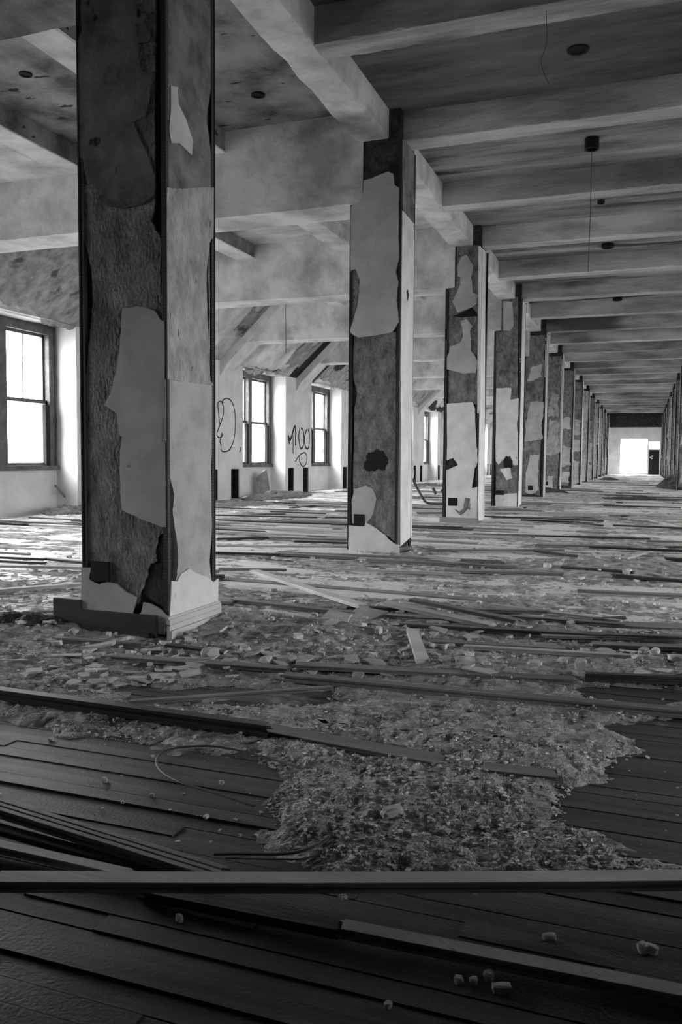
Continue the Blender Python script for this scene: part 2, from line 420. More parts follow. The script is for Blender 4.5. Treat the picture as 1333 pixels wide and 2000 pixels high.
# far end wall with its wide opening, doorway and transom light
mb = MB(); Y0, Y1e = YEND, YEND + .3
mb.box(-9.3, -1.52, Y0, Y1e, 0, 4.4); mb.box(-1.52, .20, Y0, Y1e, 2.40, 4.4); mb.box(.20, .30, Y0, Y1e, 0, 4.4)
mb.box(.30, .96, Y0, Y1e, 2.22, 4.4); mb.box(.30, .96, Y0, Y1e, 1.66, 1.74); mb.box(.96, 8.2, Y0, Y1e, 0, 4.4)
mb.box(.30, .96, Y1e - .02, Y1e, 0, 1.66)
mb.box(-1.52, .20, Y0, Y1e, 0, .12)
tag(mb.build('wall_end', 'wall'), kind='structure')
tag(MB().box(-2.3, mir(-2.3), YEND - 2.6, YEND - 2.2, 3.10, SLAB).build('trim_1', 'core'), kind='structure')
mb = MB(); mb.box(.31, .95, YEND - .03, YEND, .0, 1.66); d = tag(mb.build('door_1', 'black'), kind='structure')
for p in ((.42, 1.16), (.53, 1.24), (.50, 1.10)):
    bm = MB().box(p[0] - .045, p[0] + .045, YEND - .045, YEND - .03, p[1] - .045, p[1] + .045); bm.build('light_patch', 'skimw', d)
# opening mullions at the end
mb = MB()
for x in (-1.0, -.35): mb.box(x - .02, x + .02, YEND + .1, YEND + .16, .12, 2.4)
mb.box(-1.5, .2, YEND + .1, YEND + .16, .95, 1.0); tag(mb.build('window_99', 'frame'), kind='structure')
for (x0, x1, z0, z1) in ((-1.52, .20, .12, 2.4), (.3, .96, 1.74, 2.22)):
    l = bpy.data.lights.new('daylight_portal', 'AREA'); l.shape = 'RECTANGLE'; l.size = x1-x0; l.size_y = z1-z0; l.cycles.is_portal = True
    o = bpy.data.objects.new('daylight_portal', l); C.objects.link(o); o.location = ((x0+x1)/2, YEND + .35, (z0+z1)/2); o.rotation_euler = (-math.pi/2, 0, 0)

# ------------------------------------------------------------------ windows
def make_window(idx, s, k):
    X = (lambda x: mir(x)) if s else (lambda x: x)
    b = OPR + k*BAY; a = b - OPW
    def box(mb, x0, x1, *r):
        p, q = sorted((X(x0), X(x1))); mb.box(p, q, *r)
    root = empty('window_%d' % idx, (X(WIN), (a+b)/2, SILL)); tag(root, kind='structure')
    W0, W1 = WIN - .14, WIN + .015
    m = (a + b)/2 - .02
    f = MB()
    box(f, W0, W1, a, a + .17, SILL, HEAD); box(f, W0, W1, b - .17, b, SILL, HEAD)
    box(f, W0, W1, m - .10, m + .10, SILL, HEAD); box(f, W0, W1, a + .17, m - .10, HEAD - .14, HEAD); box(f, W0, W1, m + .10, b - .17, HEAD - .14, HEAD)
    # inner bead of the frame
    for y0, y1 in ((a + .03, a + .05), (b - .05, b - .03)): box(f, W1, W1 + .018, y0, y1, SILL, HEAD - .02)
    under(f.build('window_frame', 'frame'), root)
    sl = MB(); box(sl, W0, W1 + .05, a, b, SILL - .06, SILL + .015); under(sl.build('window_sill', 'frame'), root)
    zr = 1.735
    for y0, y1 in ((a + .17, m - .10), (m + .10, b - .17)):
        up = MB()
        box(up, W0 + .02, W0 + .06, y0, y0 + .035, zr, HEAD - .14); box(up, W0 + .02, W0 + .06, y1 - .035, y1, zr, HEAD - .14)
        box(up, W0 + .02, W0 + .06, y0, y1, HEAD - .18, HEAD - .14); box(up, W0 + .02, W0 + .06, y0, y1, zr - .01, zr + .05)
        c = (y0 + y1)/2; box(up, W0 + .03, W0 + .05, c - .009, c + .009, zr + .05, HEAD - .18)
        u = under(up.build('upper_sash', 'frame'), root)
        g = MB(); box(g, W0 + .038, W0 + .042, y0 + .035, y1 - .035, zr + .05, HEAD - .18); g.build('pane', 'glass', u)
        lo = MB()
        box(lo, W0 + .07, W0 + .11, y0, y0 + .04, SILL + .015, zr + .04); box(lo, W0 + .07, W0 + .11, y1 - .04, y1, SILL + .015, zr + .04)
        box(lo, W0 + .07, W0 + .11, y0, y1, SILL + .015, SILL + .06); box(lo, W0 + .07, W0 + .11, y0, y1, zr - .01, zr + .04)
        l = under(lo.build('lower_sash', 'frame'), root)
        g = MB(); box(g, W0 + .088, W0 + .092, y0 + .04, y1 - .04, SILL + .06, zr - .01); g.build('pane', 'glass', l)
        st = MB(); box(st, W1 - .05, W1 + .01, y1 - .10, y1 - .005, SILL + .02, zr - .03); under(st.build('dark_shutter_board', 'black'), root)
    return root
idx = 1
for k in LEFT_K: make_window(idx, 0, k); idx += 1
for k in RIGHT_K: make_window(idx, 1, k); idx += 1
bpy.data.objects['window_99'].name = 'window_%d' % idx

# spray-painted marks on the piers of the left wall
def graffiti(pts, X, w, name='graffiti'):
    P = [on_x(x, y, X) for x, y in pts]
    P = smoothpts(P, 5); v = []; f = []
    for i, p in enumerate(P):
        d = (P[min(i+1, len(P)-1)] - P[max(i-1, 0)]); d.x = 0
        if d.length < 1e-6: d = Vector((0, 0, 1))
        d.normalize(); n = Vector((0, -d.z, d.y))*w/2
        v += [p + n, p - n, p + n + Vector((-.012, 0, 0)), p - n + Vector((-.012, 0, 0))]
        if i:
            b = 4*i; a = b - 4; f += [(a, a+1, b+1, b), (a+2, b+2, b+3, a+3), (a, b, b+2, a+2), (a+1, a+3, b+3, b+1)]
    return obj(name, v, f, 'paint', wl)
GX = PIER + .004
graffiti([(437,787),(430,784),(426,790),(428,812),(430,828),(436,812),(437,795),(434,785),(442,778),(452,783),(459,803),(460,835),(457,860),(449,878),(440,882),(433,880),(432,872),(431,863)], GX, .028)
graffiti([(431,828),(427,838),(424,848),(428,855),(434,852),(434,846),(433,853),(430,862),(433,870)], GX, .028)
graffiti([(471,873),(470,880),(468,883)], GX, .03)
graffiti([(563,850),(568,858),(577,832),(578,870)], GX, .07)
graffiti([(564,852),(566,868)], GX, .06)
graffiti([(573,850),(573,886)], GX, .04)
graffiti([(586,838),(584,855),(588,876),(594,866),(593,842),(588,836)], GX, .05)
graffiti([(600,838),(596,852),(597,872),(603,875),(605,850),(602,838)], GX, .05)
graffiti([(577,902),(585,890),(595,884),(600,892),(598,906),(592,911),(586,902),(585,892)], GX, .035)

# ------------------------------------------------------------------ columns
def front(Y): return lambda u, z, t: Vector((u, Y - t, z))
def side(X): return lambda u, z, t: Vector((X + t, u, z))
def pxf(pts, Y): return [(on_y(x, y, Y).x, on_y(x, y, Y).z) for x, y in pts]
def pxs(pts, X): return [(on_x(x, y, X).y, on_x(x, y, X).z) for x, y in pts]
IN = .030        # depth of the plaster skins over the core
def column_base(n, row, label, group=None):
    y0 = coly(n); x0 = ROWX - COLW if row == 0 else mir(ROWX); x1 = x0 + COLW
    root = empty('plastered_post', ((x0+x1)/2, y0 + COLD/2, 0)); tag(root, label, 'column', group)
    mb = MB().box(x0 + IN, x1 - IN, y0 + IN, y0 + COLD - IN, -.02, SLAB)
    under(mb.build('column_core', 'core'), root)
    w = .030; t = .003
    for cx, sx in ((x0, 1), (x1, -1)):
        for cy, sy in ((y0, 1), (y0 + COLD, -1)):
            q = MB()
            e = .0045
            a, b = sorted((cx + sx*.002, cx + sx*w)); c, d = sorted((cy + sy*e, cy + sy*(e + t))); top = 3.31 if (cx == x0) == (row == 0) else 3.88
            q.box(a, b, c, d, 0.02, top)
            a, b = sorted((cx + sx*e, cx + sx*(e + t))); c, d = sorted((cy + sy*.002, cy + sy*w)); q.box(a, b, c, d, 0.02, top)
            a, b = sorted((cx, cx + sx*.006)); c, d = sorted((cy, cy + sy*.006)); q.box(a, b, c, d, 0.02, top)
            under(q.build('corner_bead', 'bead'), root)
    return root, x0, x1, y0
def back_faces(root, x0, x1, y0, vis_right, rnd):
    """plain coats on the faces turned away"""
    sheet('plaster_coat', [(x0 + .03, .05), (x1 - .03, .05), (x1 - .03, 3.3), (x0 + .03, 3.3)], lambda u, z, t: Vector((u, y0 + COLD + t, z)), -IN, -.004, 'rough', root, seed=rnd.randint(0, 999))
    if vis_right: sheet('plaster_coat', [(y0 + .03, .05), (y0 + COLD - .03, .05), (y0 + COLD - .03, 3.3), (y0 + .03, 3.3)], lambda u, z, t: Vector((x0 - t, u, z)), -IN, -.004, 'rough', root, seed=rnd.randint(0, 999))
    else: sheet('plaster_coat', [(y0 + .03, .05), (y0 + COLD - .03, .05), (y0 + COLD - .03, 3.3), (y0 + .03, 3.3)], lambda u, z, t: Vector((x1 + t, u, z)), -IN, -.004, 'rough', root, seed=rnd.randint(0, 999))

# --- first column, near the camera
root, x0, x1, y0 = column_base(1, 0, 'largest plaster column, nearest the camera, with peeling coats and a square hole low down')
COL1 = root
back_faces(root, x0, x1, y0, True, random.Random(1))
Fp = front(y0); Sp = side(x1)
brown = [(162,-420),(300,-420),(300,380),(292,428),(302,450),(312,465),(313,596),(318,640),(325,800),(325,1022),(318,1036),(306,1050),(301,1080),(304,1095),(290,1104),(286,1128),(276,1150),(268,1176),(252,1214),(163,1200),(160,1109),(167,1007),(165,820),(166,726),(175,639),(177,539),(170,500),(160,440)]
sheet('brown_coat', pxf(brown, y0), Fp, -IN, -.012, 'brown', root, .004, .03, 2)
top1 = [(150,-420),(275,-420),(279,0),(262,15),(286,26),(279,41),(292,63),(288,80),(268,83),(275,139),(300,139),(292,165),(290,196),(281,226),(259,237),(273,274),(292,315),(302,342),(301,379),(281,398),(238,407),(203,398),(199,365),(168,352),(162,315),(152,294),(150,82),(160,60),(158,0)]
sheet('old_plaster_patch', pxf(top1, y0), Fp, -IN, -.003, 'skimd', root, .003, .025, 3)
mid = [(239,602),(262,599),(279,599),(301,607),(312,624),(321,627),(322,820),(324,1030),(315,1030),(278,1015),(237,995),(235,947),(233,915),(234,880),(238,853),(232,846),(227,807),(203,791),(214,770),(227,726),(233,683),(236,639)]
sheet('skim_patch', pxf(mid, y0), Fp, -.012, -.002, 'skim', root, .0015, .03, 4)
p3 = [(159,1109),(178,1109),(175,1131),(194,1142),(211,1136),(227,1140),(243,1155),(265,1166),(260,1191),(254,1222),(159,1212)]
sheet('skim_patch', pxf(p3, y0), Fp, -.012, .001, 'skim', root, .002, .03, 5)
p4 = [(280,1177),(296,1181),(315,1192),(329,1203),(322,1240),(262,1230),(260,1214),(276,1196)]
sheet('skim_patch', pxf(p4, y0), Fp, -.012, .001, 'skim', root, .002, .03, 6)
a = on_y(178, 1096, y0); b = on_y(213, 1137, y0)
mb = MB(); mb.box(a.x, b.x, y0 - .002, y0 + .012, b.z, a.z); under(mb.build('wall_box_hole', 'black'), root)
mesh = [(287,1099),(306,1052),(318,1040),(324,1060),(322,1190),(300,1176),(276,1160)]
sheet('metal_lath', pxf(mesh, y0), Fp, -IN, -.018, 'core', root, .003, .02, 7)
for q in ([(238,205),(236,225),(238,250),(232,262)], [(262,155),(250,160),(240,163)], [(205,205),(202,240),(198,255)]):
    pass
# side face of the first column
sheet('dark_paint_coat', pxs([(331,-420),(417,-420),(417,160),(409,210),(407,240),(414,290),(417,310),(417,372),(331,372)], x1), Sp, -IN, -.008, 'skimd', root, .002, .03, 8)  # dark paint, its tone also standing in for the dim column top
sheet('skim_patch', pxs([(334,167),(348,170),(349,202),(364,233),(378,276),(375,303),(351,280),(335,280),(331,250),(334,218)], x1), Sp, -.008, .0, 'skim', root, .001, .03, 9)
light = [(328,370),(328,735),(326,742),(326,860),(331,869),(333,929),(342,964),(339,995),(347,1053),(350,1099),(348,1122),(340,1150),(400,1150),(416,1137),(411,1097),(416,1030),(414,920),(416,857),(419,800),(415,748),(410,726),(407,617),(405,535),(411,476),(418,465),(420,370)]
rl = [p for p in light]
sheet('scratched_plaster', pxs([(328,366),(328,740),(419,752),(414,746),(410,726),(407,617),(405,535),(411,476),(418,465),(420,366)], x1), Sp, -IN, -.004, 'rough', root, .003, .03, 10)
sheet('smooth_plaster', pxs([(326,741),(326,860),(331,869),(333,929),(342,964),(339,995),(347,1053),(350,1099),(348,1122),(340,1150),(400,1150),(416,1137),(411,1097),(416,1030),(414,920),(416,857),(419,800),(418,752)], x1), Sp, -IN, -.005, 'smooth', root, .0025, .03, 11)
sheet('skim_patch', pxs([(334,1134),(345,1136),(354,1120),(370,1110),(384,1120),(404,1127),(416,1137),(426,1130),(424,1190),(330,1218)], x1), Sp, -.005, .004, 'skimw', root, .001, .03, 12)
# baseboards still fixed round the foot
mb = MB(); A = on_x(330, 1212, x1); B = on_x(424, 1184, x1)
mb.box(x1 + .001, x1 + .018, y0 - .016, y0 + COLD + .03, 0, .10); mb.box(x1 + .018, x1 + .030, y0 - .016, y0 + COLD + .03, 0, .045)
mb.box(x1 + .001, x1 + .022, y0 - .016, y0 + COLD + .03, .068, .074); mb.box(x1 + .001, x1 + .012, y0 - .016, y0 + COLD + .03, .10, .112)
o = under(mb.build('baseboard', 'trimp'), root); o['label'] = 'pale painted baseboard'
mb = MB(); mb.box(x0 - .01, x1 - .06, y0 - .020, y0 - .001, .0, .115); mb.box(x0 - .01, x1 - .10, y0 - .032, y0 - .02, 0, .03)
o = under(mb.build('baseboard', 'woodd'), root); o['label'] = 'dark wood baseboard'
mb = MB(); mb.box(x0 - .175, x0 - .003, y0 - .012, y0 + .010, .0, .165)
o = under(mb.build('baseboard', 'woodd'), root); o['label'] = 'dark board sticking out past the column foot'

# --- second column
root, x0, x1, y0 = column_base(2, 0, 'second column of the left row, tall pale patch above and ragged dark hole below')
back_faces(root, x0, x1, y0, True, random.Random(2))
Fp = front(y0); Sp = side(x1)
sheet('brown_coat', pxf([(692,655),(773,648),(774,1062),(756,1046),(728,1028),(690,1028),(691,800),(697,770),(690,740)], y0), Fp, -IN, -.014, 'brown', root, .004, .035, 1)
sheet('torn_hole', pxf([(710,905),(726,883),(749,881),(755,892),(752,919),(715,919)], y0), Fp, -.014, -.010, 'black', root, .02, .04, 2)
sheet('old_plaster_patch', pxf([(712,276),(781,267),(781,372),(771,361),(769,339),(758,335),(711,354)], y0), Fp, -IN, -.012, 'core', root, .002, .04, 3)
sheet('skim_patch', pxf([(711,352),(758,335),(769,339),(771,361),(780,366),(780,506),(773,532),(779,550),(774,585),(780,629),(765,649),(699,659),(685,649),(685,640),(696,605),(700,590),(703,545),(694,525),(685,530),(684,405),(703,394),(710,374)], y0), Fp, -IN, -.002, 'skim', root, .003, .04, 4)
sheet('brown_coat', pxf([(685,640),(696,605),(700,590),(703,545),(694,525),(685,530)], y0), Fp, -IN, -.012, 'brown', root, .003, .04, 5)
sheet('skim_patch', pxf([(681,1026),(692,1028),(712,1028),(715,1020),(726,1027),(753,1045),(769,1061),(780,1065),(780,1084),(681,1080)], y0), Fp, -.014, .002, 'skimw', root, .003, .04, 6)
sheet('skim_patch', pxf([(692,955),(715,948),(728,955),(735,973),(728,1004),(717,1020),(688,1022),(687,977)], y0), Fp, -.014, -.003, 'skim', root, .003, .04, 7)
a = on_y(692, 1004, y0); b = on_y(712, 1028, y0)
under(MB().box(a.x, b.x, y0 - .004, y0 + .012, b.z, a.z).build('wall_box_hole', 'black'), root)
sheet('dark_paint_coat', pxs([(788,272),(811,280),(811,438),(788,408)], x1), Sp, -IN, -.004, 'skimd', root, .001, .05, 8)
sheet('smooth_plaster', pxs([(787,410),(811,438),(808,700),(806,1046),(783,1068),(784,700)], x1), Sp, -IN, -.002, 'skimw', root, .003, .05, 9)
sheet('torn_hole', pxs([(795,570),(797,565),(799,575),(797,588)], x1), Sp, -.002, .001, 'black', root, .001, .1, 10)

# --- third column
root, x0, x1, y0 = column_base(3, 0, 'third column of the left row, white lower half and broken patches higher up')
back_faces(root, x0, x1, y0, True, random.Random(3))
Fp = front(y0); Sp = side(x1)
sheet('brown_coat', pxf([(893,480),(934,478),(932,790),(876,790),(877,560),(892,550)], y0), Fp, -IN, -.016, 'brown', root, .004, .05, 1)
sheet('torn_gap', pxf([(886,617),(912,606),(922,600),(933,612),(933,617),(900,620)], y0), Fp, -.016, -.010, 'black', root, .002, .05, 2)
sheet('skim_patch', pxf([(902,502),(912,497),(924,518),(923,535),(920,542),(924,571),(933,575),(932,592),(920,601),(894,610),(884,589),(899,556),(900,541),(894,538),(894,520)], y0), Fp, -.016, -.002, 'skim', root, .004, .05, 3)
sheet('skim_patch', pxf([(899,626),(912,623),(924,637),(918,647),(921,662),(920,685),(927,694),(933,709),(930,728),(905,730),(874,721),(874,697),(879,677),(900,668),(905,655)], y0), Fp, -.016, -.002, 'skim', root, .004, .05, 4)
sheet('skim_patch', pxf([(873,789),(924,786),(928,800),(928,824),(931,872),(933,878),(933,903),(927,915),(922,953),(933,950),(933,1024),(872,1022),(872,918),(895,908),(886,894),(873,899)], y0), Fp, -IN, -.002, 'skimw', root, .004, .05, 5)
a = on_y(876, 972, y0); b = on_y(894, 988, y0)
under(MB().box(a.x, b.x, y0 - .004, y0 + .012, b.z, a.z).build('wall_box_hole', 'black'), root)
sheet('stain_patch', pxf([(909,972),(919,974),(914,995),(900,1007),(886,992),(898,1000),(906,992)], y0), Fp, -.002, .001, 'brown', root, .003, .05, 6)
sheet('smooth_plaster', pxs([(939,480),(949,490),(948,860),(947,1014),(935,1018),(937,800)], x1), Sp, -IN, -.002, 'skimw', root, .004, .06, 7)
under(MB().box(x0 - .03, x1 + .02, y0 - .022, y0 - .002, 0, .075).build('baseboard', 'wood'), root)

# --- fourth column
root, x0, x1, y0 = column_base(4, 0, 'fourth column of the left row, dark torn foot and a thin pale edge')
back_faces(root, x0, x1, y0, True, random.Random(4))
Fp = front(y0); Sp = side(x1)
sheet('brown_coat', pxf([(970,580),(1012,580),(1012,965),(969,965),(969,700)], y0), Fp, -IN, -.016, 'brown', root, .004, .05, 1)
sheet('skim_patch', pxf([(970,758),(999,758),(997,780),(1014,778),(1013,813),(1010,824),(1013,853),(1012,908),(1003,908),(997,890),(984,897),(975,908),(969,901),(969,846)], y0), Fp, -.016, -.002, 'skimw', root, .004, .05, 2)
sheet('skim_patch', pxf([(968,967),(1010,963),(1011,993),(968,991)], y0), Fp, -.016, -.002, 'skimw', root, .004, .05, 3)
sheet('skim_patch', pxf([(977,916),(997,912),(1001,934),(990,938)], y0), Fp, -.016, -.002, 'skimw', root, .004, .05, 4)
sheet('skim_patch', pxf([(984,589),(1001,589),(1004,635),(997,646),(984,646)], y0), Fp, -.016, -.002, 'skim', root, .004, .05, 5)
sheet('torn_hole', pxf([(984,900),(990,890),(1002,900),(1000,914),(986,914)], y0), Fp, -.016, -.001, 'black', root, .004, .05, 6)
a = on_y(968, 958, y0); b = on_y(985, 967, y0)
under(MB().box(a.x, b.x, y0 - .004, y0 + .012, b.z, a.z).build('wall_box_hole', 'black'), root)
sheet('smooth_plaster', [(y0 + .01, .03), (y0 + COLD - .02, .03), (y0 + COLD - .02, 3.85), (y0 + .01, 3.85)], Sp, -IN, -.002, 'skimw', root, .004, .06, 7)

# --- the other columns, each with its own wear
def generic_column(n, row):
    rnd = random.Random(100*row + n)
    side_of = 'left' if row == 0 else 'right'
    ordn = {5: 'fifth', 6: 'sixth', 7: 'seventh', 8: 'eighth', 9: 'ninth', 10: 'tenth', 11: 'eleventh', 12: 'twelfth', 13: 'thirteenth', 14: 'fourteenth',
            1: 'first', 2: 'second', 3: 'third', 4: 'fourth'}[n]
    root, x0, x1, y0 = column_base(n, row, '%s worn plaster column along the %s side of the far aisle, counted from the camera' % (ordn, side_of))
    Fp = front(y0)
    m1 = rnd.choice(['brown', 'skimd', 'brown', 'rough'])
    sheet('brown_coat', [(x0 + .03, .10), (x1 - rnd.uniform(.03, .10), .08), (x1 - .035, 3.80), (x0 + .04, 3.80)], Fp, -IN, -.014, m1, root, .012, .10, rnd.randint(0, 999))
    z = rnd.uniform(.05, .2)
    for _ in range(3):
        h = rnd.uniform(.35, 1.0); a = x0 + rnd.uniform(.01, .14); b = x1 - rnd.uniform(.02, .16)
        sheet('skim_patch', [(a, z), ((a+b)/2, z - rnd.uniform(-.06, .06)), (b, z + rnd.uniform(0, .1)), (b - .04, z + h*.5), (b, z + h), (a + .1, z + h + rnd.uniform(-.05, .1)), (a + rnd.uniform(-.0, .08), z + h*.5)],
              Fp, -.014, -.002, rnd.choice(['skim', 'smooth', 'rough']), root, .015, .08, rnd.randint(0, 999))
        z += h + rnd.uniform(.1, .6)
    bx = x0 + rnd.choice([.07, .16])
    under(MB().box(bx, bx + .12, y0 - .002, y0 + .012, .20, .31).build('wall_box_hole', 'black'), root)
    if row == 0: sheet('side_plaster', [(y0 + .01, .03), (y0 + COLD - .02, .03), (y0 + COLD - .02, 3.85), (y0 + .01, 3.85)], side(x1), -IN, -.002, rnd.choice(['skim', 'rough', 'skimw']), root, .01, .15, n)
    else: sheet('side_plaster', [(y0 + .01, .03), (y0 + COLD - .02, .03), (y0 + COLD - .02, 3.85), (y0 + .01, 3.85)], lambda u, z, t: Vector((x0 - t, u, z)), -IN, -.002, rnd.choice(['skim', 'rough', 'brown']), root, .01, .15, n)
    back_faces(root, x0, x1, y0, row == 0, rnd)
for n in range(5, NCOL + 1): generic_column(n, 0)
for n in range(1, NCOL + 1): generic_column(n, 1)

# ------------------------------------------------------------------ ceiling boxes and hanging wires
def disc(name, c, r, h, m, seg=24):
    v = [(c[0] + r*math.cos(2*math.pi*i/seg), c[1] + r*math.sin(2*math.pi*i/seg), c[2] - h*k) for k in (0, 1) for i in range(seg)]
    v += [(c[0] + r*.7*math.cos(2*math.pi*i/seg), c[1] + r*.7*math.sin(2*math.pi*i/seg), c[2] - h) for i in range(seg)]
    v += [(c[0] + r*.7*math.cos(2*math.pi*i/seg), c[1] + r*.7*math.sin(2*math.pi*i/seg), c[2] - h*.3) for i in range(seg)]
    f = [(i, (i+1) % seg, seg + (i+1) % seg, seg + i) for i in range(seg)]
    f += [(seg + i, seg + (i+1) % seg, 2*seg + (i+1) % seg, 2*seg + i) for i in range(seg)]
    f += [(2*seg + i, 2*seg + (i+1) % seg, 3*seg + (i+1) % seg, 3*seg + i) for i in range(seg)]
    f.append(tuple(3*seg + i for i in range(seg))); f.append(tuple(range(seg))[::-1])
    return obj(name, v, f, m)
for (px, py), r, h, lab in (((1130, 96), .085, .012, 'round black junction box on the ceiling at top right, nearest of the aisle row'),
        ((1157, 270), .072, .11, 'squat dark ceiling box over the aisle with a thin wire hanging from it'),
        ((1188, 476), .09, .06, 'small dark ceiling box, third along the aisle'),
        ((1207, 581), .09, .06, 'tiny dark ceiling box farthest down the aisle'),
        ((1175, 391), .045, .04, 'small dark hook stub on the ceiling between the second and third boxes'),
        ((504, 184), .062, .015, 'round black ceiling box right of the near column'),
        ((50, 144), .055, .012, 'small oval ceiling hole with a chipped rim at far left')):
    p = on_z(px, py, SLAB)
    tag(disc('ceiling_box', (p.x, p.y, SLAB - .001), r, h, 'black'), lab, 'junction box')
p = on_z(1157, 270, SLAB)
tag(tube('hanging_wire', [(p.x, p.y, SLAB - .1), (p.x + .004, p.y, 3.4), (p.x - .002, p.y, 2.83)], .0035, 'metal'), 'thin straight wire hanging from the squat dark ceiling box', 'wire')
p = on_z(1067, -60, SLAB)
q = [on_y(x, y, p.y) for x, y in ((1067, -60), (1068, 30), (1069, 75), (1064, 100), (1058, 118), (1062, 140), (1073, 165))]
tag(tube('hanging_wire', smoothpts(q, 4), .0022, 'metal'), 'kinked thin wire dangling from the ceiling at top right', 'wire')
q = [on_y(x, y, 14.0) for x, y in ((556, 545), (558, 600), (559, 690))]
q[0] = Vector((q[1].x, 14.0, SLAB))
tag(tube('hanging_wire', q, .006, 'metal'), 'thin wire hanging in the left bay over the windows', 'wire')

# ------------------------------------------------------------------ rubble
def vnoise(x, y, seed):
    r = np.random.RandomState(seed); T = r.rand(256, 256)
    xi = np.floor(x).astype(int); yi = np.floor(y).astype(int); fx = x - xi; fy = y - yi
    fx = fx*fx*(3-2*fx); fy = fy*fy*(3-2*fy)
    a = T[xi % 256, yi % 256]; b = T[(xi+1) % 256, yi % 256]; c = T[xi % 256, (yi+1) % 256]; d = T[(xi+1) % 256, (yi+1) % 256]
    return (a*(1-fx) + b*fx)*(1-fy) + (c*(1-fx) + d*fx)*fy
def fbm(x, y, f, o, seed):
    s = 0; a = 1; t = 0
    for i in range(o): s = s + a*vnoise(x*f + 17*i, y*f + 31*i, seed + i); t += a; a *= .55; f *= 2.03
    return s/t
def inpoly(x, y, poly):
    r = np.zeros(x.shape, bool); n = len(poly)
    for i in range(n):
        x0, y0 = poly[i]; x1, y1 = poly[(i+1) % n]
        if y0 == y1: continue
        c = ((y0 > y) != (y1 > y)) & (x < (x1-x0)*(y-y0)/(y1-y0) + x0); r ^= c
    return r
def gpoly(px): return [tuple(on_z(x, y)[:2]) for x, y in px]
CLEAR = [gpoly(q) for q in (
    [(-400,1300),(0,1398),(180,1440),(330,1462),(470,1468),(560,1520),(515,1575),(545,1605),(560,1655),(600,1668),(620,1700),(640,1730),(-400,1900)],
    [(1500,1380),(1333,1400),(1180,1415),(1225,1465),(1200,1500),(1140,1525),(1105,1560),(1110,1610),(1190,1640),(1250,1690),(1500,1690)],
    [(-600,1715),(2200,1715),(2200,4000),(-600,4000)],
    [(430,1128),(560,1135),(1010,1178),(900,1176),(640,1162),(430,1148)],
    [(530,1418),(870,1474),(860,1486),(520,1432)],
    [(230,1345),(640,1345),(640,1375),(250,1372)],
    [(1140,1335),(1333,1345),(1333,1385),(1120,1360)])]
def height(x, y):
    wx = x + .20*(fbm(x, y, 7, 4, 7) - .5); wy = y + .20*(fbm(x, y, 7, 4, 9) - .5)
    inside = np.zeros(x.shape)
    offs = [(0, 0)] + [(r*math.cos(a), r*math.sin(a)) for r in (.03, .075) for a in (0, 1.26, 2.51, 3.77, 5.03)]
    if x.size < 3: offs = offs[:1]
    for dx, dy in offs:
        one = np.zeros(x.shape)
        for q in CLEAR: one = np.maximum(one, inpoly(wx + dx, wy + dy, q).astype(float))
        inside += one/len(offs)
    fine = fbm(x, y, 34, 3, 3); mid = fbm(x, y, 5, 4, 5); big = fbm(x, y, .9, 3, 11)
    deep = np.clip((y - 3.2)/3, 0, 1)                     # further off the cover is thinner and patchy
    h = .026*(mid - .42) + .016*(fine - .5) + .006*(fbm(x, y, 90, 2, 51) - .5) + .006 - deep*.010 + .02*(big - .5)
    streak = fbm(x*.25, y*3, 2.2, 3, 21)                  # lies in windrows between boards
    h += deep*.03*(streak - .52)
    # heaps
    for hx, hy, r, a in HEAPS: h += a*np.exp(-((x-hx)**2 + (y-hy)**2)/(r*r))*(.7 + .6*mid)
    return np.where(inside > .93, -.02, h*(1 - inside) - .010*inside + .006*(fine - .5))
HEAPS = []; BOARDS = []
for (px, py), r, a in (((720, 1610), .20, .012), ((1000, 1480), .3, .014), ((640, 1240), .4, .035), ((420, 1300), .25, .015), ((60, 1230), .3, .05), ((1060, 968), 1.2, .12),
        ((1180, 1110), .6, .05), ((790, 1075), .35, .05), ((450, 1215), .2, .045), ((950, 1335), .25, .03), ((1250, 1300), .2, .02), ((60, 1003), .9, .12), ((540, 968), 1.0, .05), ((1030, 990), .7, .06)):
    p = on_z(px, py); HEAPS.append((p.x, p.y, r, a))
def near_board(x, y, pad=.03):
    """height the rubble may reach here without burying a board, and whether a board lies here"""
    cap = np.full(x.shape, 9.0)
    for A, B, w, t in BOARDS:
        dx, dy = B.x - A.x, B.y - A.y; L2 = dx*dx + dy*dy + 1e-9
        # the board's width runs from the A-B edge towards the camera
        s = ((x - A.x)*dx + (y - A.y)*dy)/L2
        d = ((y - A.y)*dx - (x - A.x)*dy)/math.sqrt(L2)*(1 if dx > 0 else -1)
        m = (s > -.02) & (s < 1.02) & (d < pad) & (d > -w - pad)
        if m.any():
            zb = A.z + (B.z - A.z)*np.clip(s, 0, 1) - t + .003
            cap = np.where(m, np.minimum(cap, np.maximum(zb, .001)), cap)
    return cap
